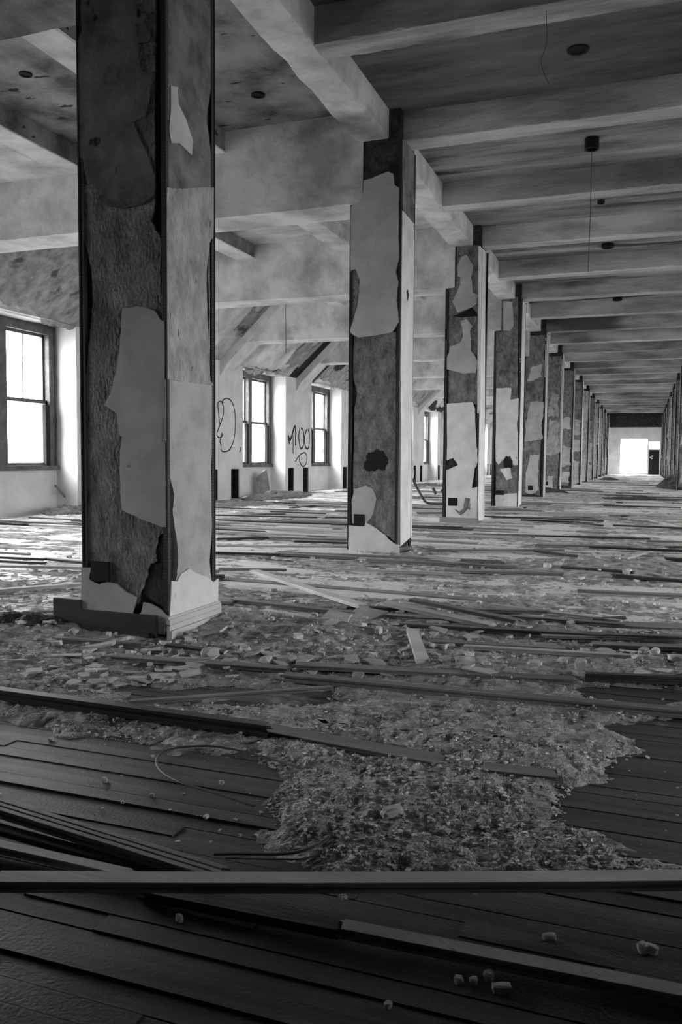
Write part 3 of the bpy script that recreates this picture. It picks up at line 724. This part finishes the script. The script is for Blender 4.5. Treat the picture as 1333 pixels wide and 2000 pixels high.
def rubble_mesh():
    V = []; Fc = []; base = 0
    for (xa, xb, ya, yb, st) in ((-2.6, 1.2, 1.1, 2.6, .0085), (-4.9, 2.6, 2.6, 6.4, .0135), (-8.4, 7.2, 6.4, 16, .04), (-8.4, 7.2, 16, 59.8, .14)):
        xs = np.arange(xa, xb, st); ys = np.arange(ya, yb + st*.5, st)
        gx, gy = np.meshgrid(xs, ys, indexing='ij')
        r = np.random.RandomState(2); gx2 = gx + r.uniform(-.35, .35, gx.shape)*st; gy2 = gy + r.uniform(-.35, .35, gy.shape)*st
        z = np.maximum(np.minimum(height(gx2, gy2), near_board(gx2, gy2)), -.012)
        m, n = gx.shape
        P = np.stack([gx2, gy2, z], -1).reshape(-1, 3)
        i = np.arange((m-1)*(n-1)); a = (i//(n-1))*n + i % (n-1)
        q = np.stack([a, a+n, a+n+1, a+1], -1)
        keep = (P[q, 2].max(1) > -.004); q = q[keep]
        V.append(P); Fc.append(q + base); base += len(P)
    V = np.concatenate(V); Fc = np.concatenate(Fc)
    used = np.unique(Fc); mp = -np.ones(len(V), int); mp[used] = np.arange(len(used))
    return V[used], mp[Fc]
RUB = mat('crushed_plaster_rubble', .15, .66, 11, rough=.95, bump=1.0, bscale=150, p=(.32, .68), bdist=.014, detail=15, stain=(.09, 4, .60, .10, (.6, 1, 1)))
def chips(name, N, sampler, smin, smax, seed, m):
    r = np.random.RandomState(seed); P = []
    while len(P) < N:
        x, y = sampler(r); P.append((x, y))
    P = np.array(P); P = P[near_board(P[:, 0], P[:, 1], .0) > 8]; z = height(P[:, 0], P[:, 1]); z = np.maximum(z, 0)
    s = smin*(smax/smin)**(r.rand(len(P))**2.2)
    cube = np.array([(-1,-1,-1),(1,-1,-1),(1,1,-1),(-1,1,-1),(-1,-1,1),(1,-1,1),(1,1,1),(-1,1,1)], float)
    fq = np.array([(3,2,1,0),(4,5,6,7),(0,1,5,4),(1,2,6,5),(2,3,7,6),(3,0,4,7)])
    V = cube[None]*r.uniform(.45, 1.0, (len(P), 8, 3)); V *= (s[:, None]*np.stack([np.ones(len(P)), r.uniform(.5, 1, len(P)), r.uniform(.18, .7, len(P))], -1))[:, None]
    a = r.uniform(0, 2*np.pi, len(P)); ca, sa = np.cos(a)[:, None], np.sin(a)[:, None]
    t = r.uniform(-.35, .35, len(P))[:, None]; ct, st = np.cos(t), np.sin(t)
    X, Y, Z = V[..., 0], V[..., 1], V[..., 2]; X, Z = ct*X - st*Z, st*X + ct*Z
    X, Y = ca*X - sa*Y, sa*X + ca*Y
    V = np.stack([X + P[:, :1], Y + P[:, 1:2], Z + z[:, None] + s[:, None]*.25], -1).reshape(-1, 3)
    Fq = (fq[None] + 8*np.arange(len(P))[:, None, None]).reshape(-1, 4)
    me = bpy.data.meshes.new(name); me.from_pydata(V.tolist(), [], Fq.tolist()); me.update(); me.materials.append(m)
    o = bpy.data.objects.new(name, me); C.objects.link(o); return o
def samp_px(x0, x1, y0, y1):
    def f(r):
        while True:
            p = on_z(r.uniform(x0, x1), y0 + (y1 - y0)*r.rand())
            if not -8.2 < p.x < 7 or (p.y > coly(1) - .05 and ROWX - COLW < p.x < ROWX and p.y < coly(1) + COLD): continue
            if not any(inpoly(np.array([p.x]), np.array([p.y]), q)[0] for q in CLEAR) or r.rand() < .012: return p.x, p.y
    return f
CH = mat('broken_plaster_chips', .30, .80, 25, rough=.9, bump=.5, bscale=150)
# individual bigger lumps and flakes
def lump_mesh(seed, sx, sy, sz):
    rnd = random.Random(seed); bm = bmesh.new(); bmesh.ops.create_icosphere(bm, subdivisions=2, radius=1)
    for v in bm.verts:
        k = 1 + rnd.uniform(-.22, .18); v.co = Vector((max(-.8, min(.8, v.co.x*k))*sx, max(-.8, min(.8, v.co.y*k))*sy, max(-.7, min(.75, v.co.z*k))*sz))
    me = bpy.data.meshes.new('lump'); bm.to_mesh(me); bm.free(); return me
def flake_mesh(seed, r, t):
    rnd = random.Random(seed); n = rnd.randint(5, 8); k = sorted(rnd.uniform(0, 2*math.pi) for _ in range(n)); e = rnd.uniform(.45, .9)
    pts = [(r*math.cos(a)*rnd.uniform(.7, 1), r*e*math.sin(a)*rnd.uniform(.7, 1)) for a in k]
    v = [(x, y, z) for z in (0, t) for x, y in pts]
    f = [tuple(range(n))[::-1], tuple(range(n, 2*n))] + [(i, (i+1) % n, n + (i+1) % n, n + i) for i in range(n)]
    me = bpy.data.meshes.new('flake'); me.from_pydata(v, [], f); me.update(); return me
def put(me, name, px, py, m, label=None, cat=None, group=None, rz=0, tilt=(0, 0), lift=0, world=None):
    p = Vector(world) if world else on_z(px, py); z = max(0, float(height(np.array([p.x]), np.array([p.y]))[0]))
    if not me.materials: me.materials.append(MT[m])
    o = bpy.data.objects.new(name, me); C.objects.link(o); o.location = (p.x, p.y, z + lift); o.rotation_euler = (tilt[0], tilt[1], rz)
    return tag(o, label, cat, group)
rnd = random.Random(77)
LUMPS = [(350,1800,.010,.008,.012,'small white chip standing alone on the dark near floorboards'),
 (765,1602,.040,.020,.016,'block-shaped plaster lump in the middle of the near rubble'),
 (1255,1858,.012,.011,.014,'pale lump at the right on the dark near floor'),
 (1272,1858,.016,.012,.011,'rounded lump beside the pale one at the lower right edge'),
 (980,1937,.020,.012,.012,'largest crumb in the cluster on the dark floor at bottom centre'),
 (955,1912,.016,.011,.012,'white crumb behind the largest one in the bottom cluster'),
 (925,1920,.010,.009,.008,'small crumb at the left of the bottom cluster'),
 (897,1918,.012,.010,.008,'darker crumb leftmost in the bottom cluster'),
 (1073,1835,.016,.009,.010,'white fragment on the bright plank edge at lower right'),
 (1218,1918,.013,.008,.007,'flat chip below the long plank at lower right'),
 (758,1965,.010,.008,.006,'lone white crumb near the bottom edge'),
 (800,1858,.007,.006,.006,'tiny white crumb left of the bright plank edge'),
 (100,1447,.012,.009,.008,'dark pebble on the swept boards at far left'),
 (205,1527,.012,.008,.010,'pale and dark pebble in the middle of the swept boards'),
 (297,1557,.008,.006,.009,'small dark pebble right of the pale one on the swept boards'),
 (240,1568,.008,.006,.005,'flat dark pebble on the swept boards'),
 (403,1597,.012,.007,.006,'dark pebble at the right end of the swept boards'),
 (433,1531,.010,.007,.008,'white pebble inside the loop of the bent strip'),
 (205,1660,.009,.007,.006,'pebble lying between the grooved boards at left'),
 (410,1290,.05,.035,.03,'broken plaster lump right of the near column foot')]
for i, (x, y, a, b, c, lab) in enumerate(LUMPS):
    put(lump_mesh(i, a, b, c), 'plaster_lump', x, y, 'flake', lab, 'lump', rz=rnd.uniform(0, 3), lift=c*.45)
BIG = [(560,1298,.07,.05,.032),(590,1302,.05,.04,.03),(520,1300,.06,.04,.03),(640,1235,.09,.06,.035),(670,1293,.05,.04,.02),(870,1300,.05,.035,.025),(905,1302,.06,.04,.03),(1135,1312,.05,.04,.04),
 (1280,1281,.06,.03,.03),(1245,1298,.04,.03,.02),(1320,1296,.05,.04,.03),(1100,1298,.04,.03,.025),(1045,1305,.05,.04,.02),(950,1308,.05,.03,.02),(1070,1115,.06,.04,.04),(1090,1112,.06,.05,.04),
 (1230,1093,.08,.05,.04),(640,1140,.07,.04,.02),(700,1330,.04,.03,.02),(480,1275,.05,.04,.03),(740,1248,.05,.03,.03),(615,1215,.03,.03,.03),(1225,1125,.07,.05,.05),(840,1268,.05,.03,.02)]
for i, (x, y, a, b, c) in enumerate(BIG):
    put(lump_mesh(60 + i, a*.75, b*.75, c*.75), 'plaster_lump', x, y, 'flake', 'broken chunk of white plaster lying among the fallen boards', 'lump', 'plaster chunks among the boards', rz=rnd.uniform(0, 3), lift=c*.3)
for i in range(150):
    if i < 95: x, y = rnd.gauss(290, 150), rnd.uniform(1258, 1345); r = rnd.uniform(.02, .06)
    else: x, y = rnd.uniform(380, 1300), rnd.uniform(1190, 1330); r = rnd.uniform(.03, .08)
    if x < -20: x = rnd.uniform(0, 250)
    p = on_z(x, y)
    if p.y > 3.45 and ROWX - COLW - .1 < p.x < ROWX + .1: continue
    near = i < 95
    put(flake_mesh(i, r, rnd.uniform(.004, .009)), 'plaster_flake', x, y, 'flake',
        'thin curled plaster flake fallen in front of the near column' if near else 'flat plaster flake lying in the rubble right of the near column', 'flake',
        'plaster flakes at the foot of the near column' if near else 'plaster flakes in the middle of the floor', rz=rnd.uniform(0, 6), tilt=(rnd.uniform(-.18, .18), rnd.uniform(-.18, .18)), lift=.006)
for x, y, r, lab in ((120,1293,.10,'broad pale plaster flake left of the near column foot'), (185,1271,.12,'largest plaster flake below the front of the near column'), (415,1247,.10,'tilted plaster flake right of the near column baseboard'),
        (720,1208,.14,'pale triangular plaster flake leaning on the board pile'), (325,1268,.06,'standing plaster shard in front of the near column corner'), (650,1228,.15,'broad crumbling plaster flake in the centre of the floor')):
    put(flake_mesh(int(x), r, .010), 'plaster_flake', x, y, 'flake', lab, 'flake', rz=rnd.uniform(0, 6), tilt=(-.2, .1), lift=.02)

# ------------------------------------------------------------------ loose boards
def board(a, b, w, t, m, label, za=0.0, zb=None, cat='board', group=None, name='loose_floorboard', grooves=0, roll=0.0, bow=0.0):
    """a board from image point a to b (its far upper edge), resting at heights za, zb"""
    zb = za if zb is None else zb
    A = on_z(a[0], a[1], za + t) if len(a) == 2 else Vector(a); B = on_z(b[0], b[1], zb + t) if len(b) == 2 else Vector(b)
    BOARDS.append((A.copy(), B.copy(), w, t))
    d = (B - A).normalized(); s = Vector((0, 0, 1)).cross(d)
    if s.length < 1e-3: s = Vector((0, 1, 0))
    s.normalize()
    if s.y > 0: s = -s                       # towards the camera
    up = d.cross(s); up = up if up.z > 0 else -up
    s2 = s*math.cos(roll) + up*math.sin(roll); up2 = up*math.cos(roll) - s*math.sin(roll)
    # moulded cross-section: tongue on the far edge, groove lines on top
    prof = [(-.006, -t*.62), (-.006, -t*.35), (0, -t*.35), (0, 0)]
    for g in range(grooves):
        c = w*(g + 1)/(grooves + 1); prof += [(c - .003, 0), (c, -.004), (c + .003, 0)]
    prof += [(w - .001, 0), (w, -.0015), (w, -t*.30), (w - .006, -t*.40), (w - .006, -t*.60), (w, -t*.68), (w, -t), (0, -t), (0, -t*.62)]
    n = 10; k = len(prof); v = []; f = []
    L = (B - A).length; rr = random.Random(int(a[0]*7 + a[1]*13))
    for i in range(n + 1):
        q = A + (B - A)*(i/n) + up2*(bow*math.sin(math.pi*i/n))
        for (u, h) in prof:
            e = rr.uniform(-.012, .012) if i in (0, n) else 0
            v.append(q + s2*u + up2*h + d*e)
        if i:
            for j in range(k): f.append(((i-1)*k + j, (i-1)*k + (j+1) % k, i*k + (j+1) % k, i*k + j))
    f.append(tuple(range(k))); f.append(tuple(n*k + j for j in range(k))[::-1])
    o = obj(name, v, f, m); bm = bmesh.new(); bm.from_mesh(o.data); bmesh.ops.recalc_face_normals(bm, faces=bm.faces); bm.to_mesh(o.data); bm.free()
    return tag(o, label, cat, group)
B = board
# foreground
B((5, 1700), (1420, 1697), .045, .022, 'woodl', 'long narrow board lying right across the foreground', .055, .045, bow=-.004)
B((667, 1793), (1420, 1938), .035, .020, 'skim', 'plank with a bright dusty top running to the lower right corner', .006)
B((290, 1722), (667, 1795), .04, .018, 'woodd', 'short dark strip for the shadow below the floor ledge at lower right', .004)  # dark wood laid in for the shadow under the floor ledge
B((-80, 1533), (440, 1690), .052, .022, 'wood', 'grooved board slanting down from the left edge', .022, .016, grooves=2)
B((-80, 1622), (262, 1697), .030, .016, 'skimw', 'narrow pale slat at lower left above the crossing board', .012, .008)
B((-80, 1585), (330, 1698), .030, .014, 'woodd', 'dark slat between the grooved board and the pale slat', .004)
B((-80, 1330), (528, 1410), .040, .040, 'woodd', 'heavy dark timber slanting in from the left edge', .010, .008)
B((522, 1412), (868, 1474), .075, .012, 'wood', 'grey board half buried in rubble beyond the heavy timber', .004, .000)
B((945, 1488), (1085, 1503), .06, .010, 'wood', 'short board end showing through the rubble at right', .010, .008)
B((256, 1366), (645, 1338), .022, .014, 'wood', 'thin stick lying in front of the broken flakes', .006, .020)
B((228, 1276), (566, 1300), .055, .018, 'wood', 'grey board passing just in front of the near column', .020, .016)
B((560, 1312), (1420, 1388), .050, .028, 'wood', 'long grooved moulding crossing the middle right', .012, .008, grooves=2)
B((585, 1292), (1118, 1320), .060, .018, 'wood', 'flat grey board behind the long grooved moulding', .022, .018)
B((560, 1300), (1000, 1322), .02, .014, 'woodd', 'dark edge strip beneath the flat grey board', .006)
B((1145, 1312), (1440, 1322), .030, .034, 'woodd', 'thick dark beam end at the right edge', .010)
B((815, 1228), (838, 1288), .055, .016, 'woodp', 'short pale stub of board pointing at the camera', .030, .020)
B((505, 1112), (720, 1180), .070, .020, 'woodp', 'pale board slanting onto the pile in the middle', .05, .03)
B((760, 1172), (968, 1216), .075, .022, 'woodp', 'wide pale board on top of the pile, slanting right', .06, .02)
B((808, 1166), (1015, 1208), .060, .020, 'wood', 'second board crossing the top of the pile', .085, .035)
B((462, 1168), (700, 1194), .05, .018, 'wood', 'grey board at the left of the pile', .015)
B((520, 1188), (720, 1222), .045, .018, 'woodp', 'pale narrow board lying below the pile at left', .012)
B((424, 1164), (472, 1170), .12, .016, 'wood', 'short wide board end beside the near column', .01)
B((680, 1182), (852, 1187), .05, .018, 'woodd', 'dark board under the left part of the pile', .012)
B((780, 1214), (1180, 1236), .045, .022, 'wood', 'long board below the stub with a dark front edge', .012)
B((1150, 1234), (1440, 1243), .045, .022, 'wood', 'long board with a dark front edge at the right border', .012)
B((740, 1196), (965, 1212), .055, .014, 'woodl', 'pale lath beneath the two slanting boards', .012)
B((842, 1248), (1105, 1262), .05, .018, 'wood', 'board just right of the pale stub', .010)
B((908, 1258), (1260, 1278), .035, .018, 'woodl', 'long pale lath right of the stub with an exposed end', .014)
B((1058, 1238), (1440, 1244), .040, .014, 'woodl', 'pale slat close to the right edge', .010)
B((1155, 1252), (1440, 1262), .070, .018, 'wood', 'wide flat board at the right edge', .010)
B((898, 1186), (1072, 1190), .05, .018, 'wood', 'short board lying behind the right end of the pile', .012)
B((1000, 1200), (1220, 1216), .045, .014, 'wood', 'grey lath trailing right from the pile', .010)
B((1180, 1212), (1450, 1222), .14, .008, 'wood', 'broad flat sheet of wood at the right', .004)
B((960, 1178), (1215, 1210), .03, .014, 'woodl', 'thin pale lath pointing right from the pile', .014)
B((1160, 1206), (1218, 1203), .03, .016, 'woodd', 'short dark stick at right beyond the pile', .014)
B((40, 1232), (112, 1198), .05, .020, 'wood', 'grey board leaning against the dark panel at left of the near column', .0, .05)
B((112, 1242), (282, 1254), .035, .030, 'wood', 'splintered board lying along the foot of the near column', .004)
B((430, 1126), (1000, 1172), .11, .006, 'wood', 'long strip of bare floorboard showing across the middle', -.001)
B((424, 1121), (440, 1122), .05, .03, 'woodd', 'dark block end beside the near column', .01)
B((330, 1256), (440, 1270), .03, .012, 'woodd', 'thin dark strip right of the near column corner', .02)
# mid-distance, left to right
k = 0
MID = [(-20,1092,90,1097,.04,'woodd'),(90,1088,180,1097,.05,'woodd'),(-20,1102,180,1106,.05,'woodl'),(-20,1085,90,1090,.03,'woodd'),(-20,1150,170,1136,.06,'woodl'),(-20,1075,60,1080,.04,'wood'),
 (424,1077,546,1080,.05,'woodd'),(544,1078,700,1086,.09,'wood'),(546,1076,980,1094,.05,'wood'),(718,1090,1010,1104,.06,'wood'),(424,1050,535,1048,.05,'woodd'),(532,1047,680,1052,.09,'wood'),(578,1055,682,1058,.06,'woodd'),
 (424,1026,540,1026,.05,'wood'),(540,1016,684,1022,.06,'wood'),(424,1004,556,1002,.06,'woodd'),(570,1006,684,1010,.07,'woodd'),(424,990,684,999,.06,'woodd'),(424,1013,684,1019,.06,'wood'),
 (565,991,628,985,.07,'woodd'),(545,976,684,980,.08,'wood'),(600,966,684,973,.08,'woodl'),(660,1032,684,1036,.08,'woodd'),(500,1000,684,1006,.05,'woodl'),(424,1064,684,1066,.03,'woodl'),
 (840,1040,1045,1046,.08,'wood'),(925,1041,1270,1050,.06,'woodd'),(1045,1062,1230,1066,.06,'wood'),(840,1072,1100,1072,.06,'wood'),(830,1085,900,1091,.09,'woodl'),(1050,1074,1130,1084,.05,'woodd'),
 (1100,1105,1240,1115,.06,'woodd'),(1200,1120,1340,1132,.06,'woodd'),(1300,1088,1345,1090,.08,'woodd'),(1210,1088,1262,1072,.08,'woodl'),(1180,1090,1260,1096,.05,'woodl'),(960,1010,1170,1008,.07,'wood'),(1020,1014,1130,1018,.08,'woodd'),
 (1130,1018,1180,1025,.09,'woodd'),(1200,1024,1345,1030,.09,'woodd'),(1275,1014,1345,1028,.08,'woodl'),(1130,1036,1190,1040,.07,'wood'),(1300,1066,1345,1066,.08,'woodd'),(812,1000,872,1000,.08,'wood'),(812,1018,872,1020,.07,'woodl'),
 (812,985,872,984,.08,'woodd'),(812,972,872,974,.09,'woodl'),(1190,1006,1260,1004,.1,'wood'),(1180,986,1330,990,.1,'woodd'),(1060,1000,1180,998,.09,'woodl'),(1215,1012,1260,1000,.08,'woodl'),
 (870,1110,1100,1118,.08,'wood'),(1130,1150,1340,1160,.05,'wood'),(430,1108,560,1110,.04,'wood'),(640,1108,900,1118,.03,'woodl')]
ORD = 'nearest second third fourth fifth sixth seventh eighth ninth tenth eleventh twelfth thirteenth fourteenth fifteenth sixteenth'.split()
TONE = {'wood': 'mid grey', 'woodd': 'dark', 'woodl': 'pale'}
def zone_of(q): return ('left of the near column' if q[2] < 200 else 'between the first two columns' if q[2] < 720 and q[0] < 690 else 'in front of the third and fourth columns')
seen = {}
for q in sorted(MID, key=lambda q: -(q[1] + q[3])):
    x0_, y0_, x1_, y1_, ww, mm = q; zone = zone_of(q)
    zz = .012 + .004*(k % 3); k += 1; c = seen[(zone, mm)] = seen.get((zone, mm), 0) + 1
    lab = '%s %s fallen floorboard from the front, %s' % (ORD[c-1], TONE[mm], zone) if c > 1 else 'nearest of the %s fallen floorboards %s' % (TONE[mm], zone)
    B((x0_, y0_), (x1_, y1_), ww, .020, mm, lab, zz, group='boards strewn ' + zone)
rnd = random.Random(9)
cnt = 0
while cnt < 170:
    X = rnd.uniform(-8.0, 6.4) if cnt % 2 else rnd.uniform(-8.0, -2.0); Yb = 8.5 + 34*rnd.random()**1.7
    L = rnd.uniform(.8, 3.6); a = rnd.gauss(0, .08)
    ax, bx = X - L/2*math.cos(a), X + L/2*math.cos(a); ay, by = Yb - L/2*math.sin(a), Yb + L/2*math.sin(a)
    bad = ax < -8.3 or bx > 7.0
    for n in range(1, NCOL + 1):
        for cx in (ROWX - COLW/2, mir(ROWX - COLW/2)):
            if coly(n) - .15 < Yb < coly(n) + COLD + .15 and ax - .15 < cx + COLW/2 and bx + .15 > cx - COLW/2: bad = True
    if bad: continue
    z = .02 + .03*rnd.random()
    B((ax, ay, z + .02), (bx, by, z + .02), rnd.uniform(.035, .09), .02, rnd.choice(['wood', 'woodl', 'woodd', 'woodl']),
      'loose floorboard strewn across the far floor with many others', group='boards strewn over the far floor'); cnt += 1

# ------------------------------------------------------------------ rubble settles round the boards
V, Fc = rubble_mesh()
me = bpy.data.meshes.new('plaster_rubble'); me.from_pydata(V.tolist(), [], Fc.tolist()); me.update(); me.materials.append(RUB)
o = bpy.data.objects.new('plaster_rubble', me); C.objects.link(o)
tag(o, 'crushed plaster and dust spread across the wooden floor', 'rubble', kind='stuff')

tag(chips('plaster_chips', 15000, samp_px(-60, 1400, 1250, 1715), .0016, .008, 4, CH), 'small broken plaster chips over the near rubble', 'rubble', kind='stuff')
tag(chips('plaster_chips', 2600, samp_px(-100, 1450, 1075, 1290), .006, .030, 5, CH), 'pale plaster chips among the fallen boards further back', 'rubble', kind='stuff')

def dark_heaps():
    V = []; Fq = []; base = 0
    for (px, py), rx, ry, hh in (((70, 1002), 1.3, .9, .16), ((455, 984), .9, 1.3, .05), ((545, 972), .6, 1.6, .14), ((1328, 952), .8, 2.8, .42), ((1255, 975), 1.0, .7, .05), ((1060, 968), .7, .6, .10), ((838, 950), 1.0, 1.0, .10), ((1215, 968), .7, .6, .04), ((1190, 937), .5, 1.4, .10), ((40, 1226), .30, .22, .045)):
        p = on_z(px, py); n = 46
        xs = np.linspace(p.x - rx, p.x + rx, n); ys = np.linspace(p.y - ry, p.y + ry, n); gx, gy = np.meshgrid(xs, ys, indexing='ij')
        r = ((gx - p.x)/rx)**2 + ((gy - p.y)/ry)**2
        z = hh*np.clip(1 - r, 0, 1)*(.35 + 1.1*fbm(gx, gy, 4, 4, 31)) + .03*(fbm(gx, gy, 14, 3, 8) - .62) + np.maximum(height(gx, gy), 0)*.9*(r < .9)
        z = np.where((r > .97) | (gx < PIER + .02) & (gx > WIN), -.05, z)
        i = np.arange((n-1)*(n-1)); a = (i//(n-1))*n + i % (n-1); q = np.stack([a, a+n, a+n+1, a+1], -1)
        P = np.stack([gx, gy, z], -1).reshape(-1, 3); q = q[P[q, 2].min(1) > -.01]
        q = q[(P[q, 0].min(1) > WIN + .03)]
        V.append(P); Fq.append(q + base); base += len(P)
    V = np.concatenate(V); Fq = np.concatenate(Fq); used = np.unique(Fq); mp = -np.ones(len(V), int); mp[used] = np.arange(len(used))
    me = bpy.data.meshes.new('dark_debris'); me.from_pydata(V[used].tolist(), [], mp[Fq].tolist()); me.update(); me.materials.append(MT['soot'])
    o = bpy.data.objects.new('dark_debris', me); C.objects.link(o)
    tag(o, 'low heaps of dark sooty debris along the wall foot and round the far columns', 'debris', kind='stuff')
dark_heaps()

# ------------------------------------------------------------------ bent strips, sticks and odds and ends
def gl(pts, z): return [on_z(x, y, z) for x, y in pts]
tag(tube('bent_metal_strip', smoothpts(gl([(606,1508),(560,1492),(500,1474),(430,1459),(370,1458),(325,1466),(306,1484),(318,1508),(360,1530),(420,1549),(497,1574)], .012), 5), .0045, 'metal', flat=.6),
    'thin bent metal strip looping over the swept boards', 'metal strip')
tag(tube('bent_corner_bead', smoothpts(gl([(418,1668),(470,1667),(540,1668),(590,1662),(630,1645),(660,1618),(690,1590)], .014), 5), .006, 'metal', flat=.5),
    'twisted metal corner bead curling round the rubble edge', 'metal strip')
tag(tube('bent_corner_bead', smoothpts(gl([(440,1676),(540,1678),(600,1676),(640,1655),(664,1630)], .012), 5), .003, 'metal', flat=.5),
    'thinner wire lying just below the twisted corner bead', 'wire')
a = on_z(150, 1000); b = on_x(108, 948, WIN + .1)
tag(tube('leaning_stick', [a + Vector((0, 0, .02)), b], .018, 'wood'), 'stick leaning in the corner under the bright left window', 'stick')
q = [on_y(x, y, 14.5) for x, y in ((806, 935), (818, 958), (832, 980), (850, 984), (866, 984))]
tag(tube('bent_pipe', smoothpts(q, 5), .022, 'metal'), 'bent dark pipe sticking up behind the second column', 'pipe')
q = [on_y(x, y, 16) for x, y in ((846, 953), (852, 965))]
tag(tube('broken_chair_rail', q, .03, 'metal'), 'short dark bar standing up in the far left rubble', 'bar')
q = [on_y(x, y, 16) for x, y in ((863, 956), (870, 972))]
tag(tube('broken_chair_rail', q, .03, 'metal'), 'short dark bar beside the third column edge', 'bar')
# curved sheet leaning in the window niche
v = []; f = []
c = on_x(530, 945, -8.45); zb_, zt_ = .02, .62
for i in range(9):
    t = i/8; yy = c.y - .30 + .45*t; xx = -8.62 + .16*math.sin(math.pi*t)
    v += [(xx, yy, zb_), (xx - .1, yy, zt_ - .2*(2*t - 1)**2), (xx + .02, yy, zb_), (xx - .08, yy, zt_ - .2*(2*t - 1)**2)]
    if i:
        b_ = 4*i; a_ = b_ - 4; f += [(a_, b_, b_+1, a_+1), (a_+2, a_+3, b_+3, b_+2), (a_+1, b_+1, b_+3, a_+3), (a_, a_+2, b_+2, b_)]
f += [(0, 1, 3, 2), (32, 34, 35, 33)]
tag(obj('curved_panel', v, f, 'wood'), 'curved grey panel leaning under the second window', 'panel')
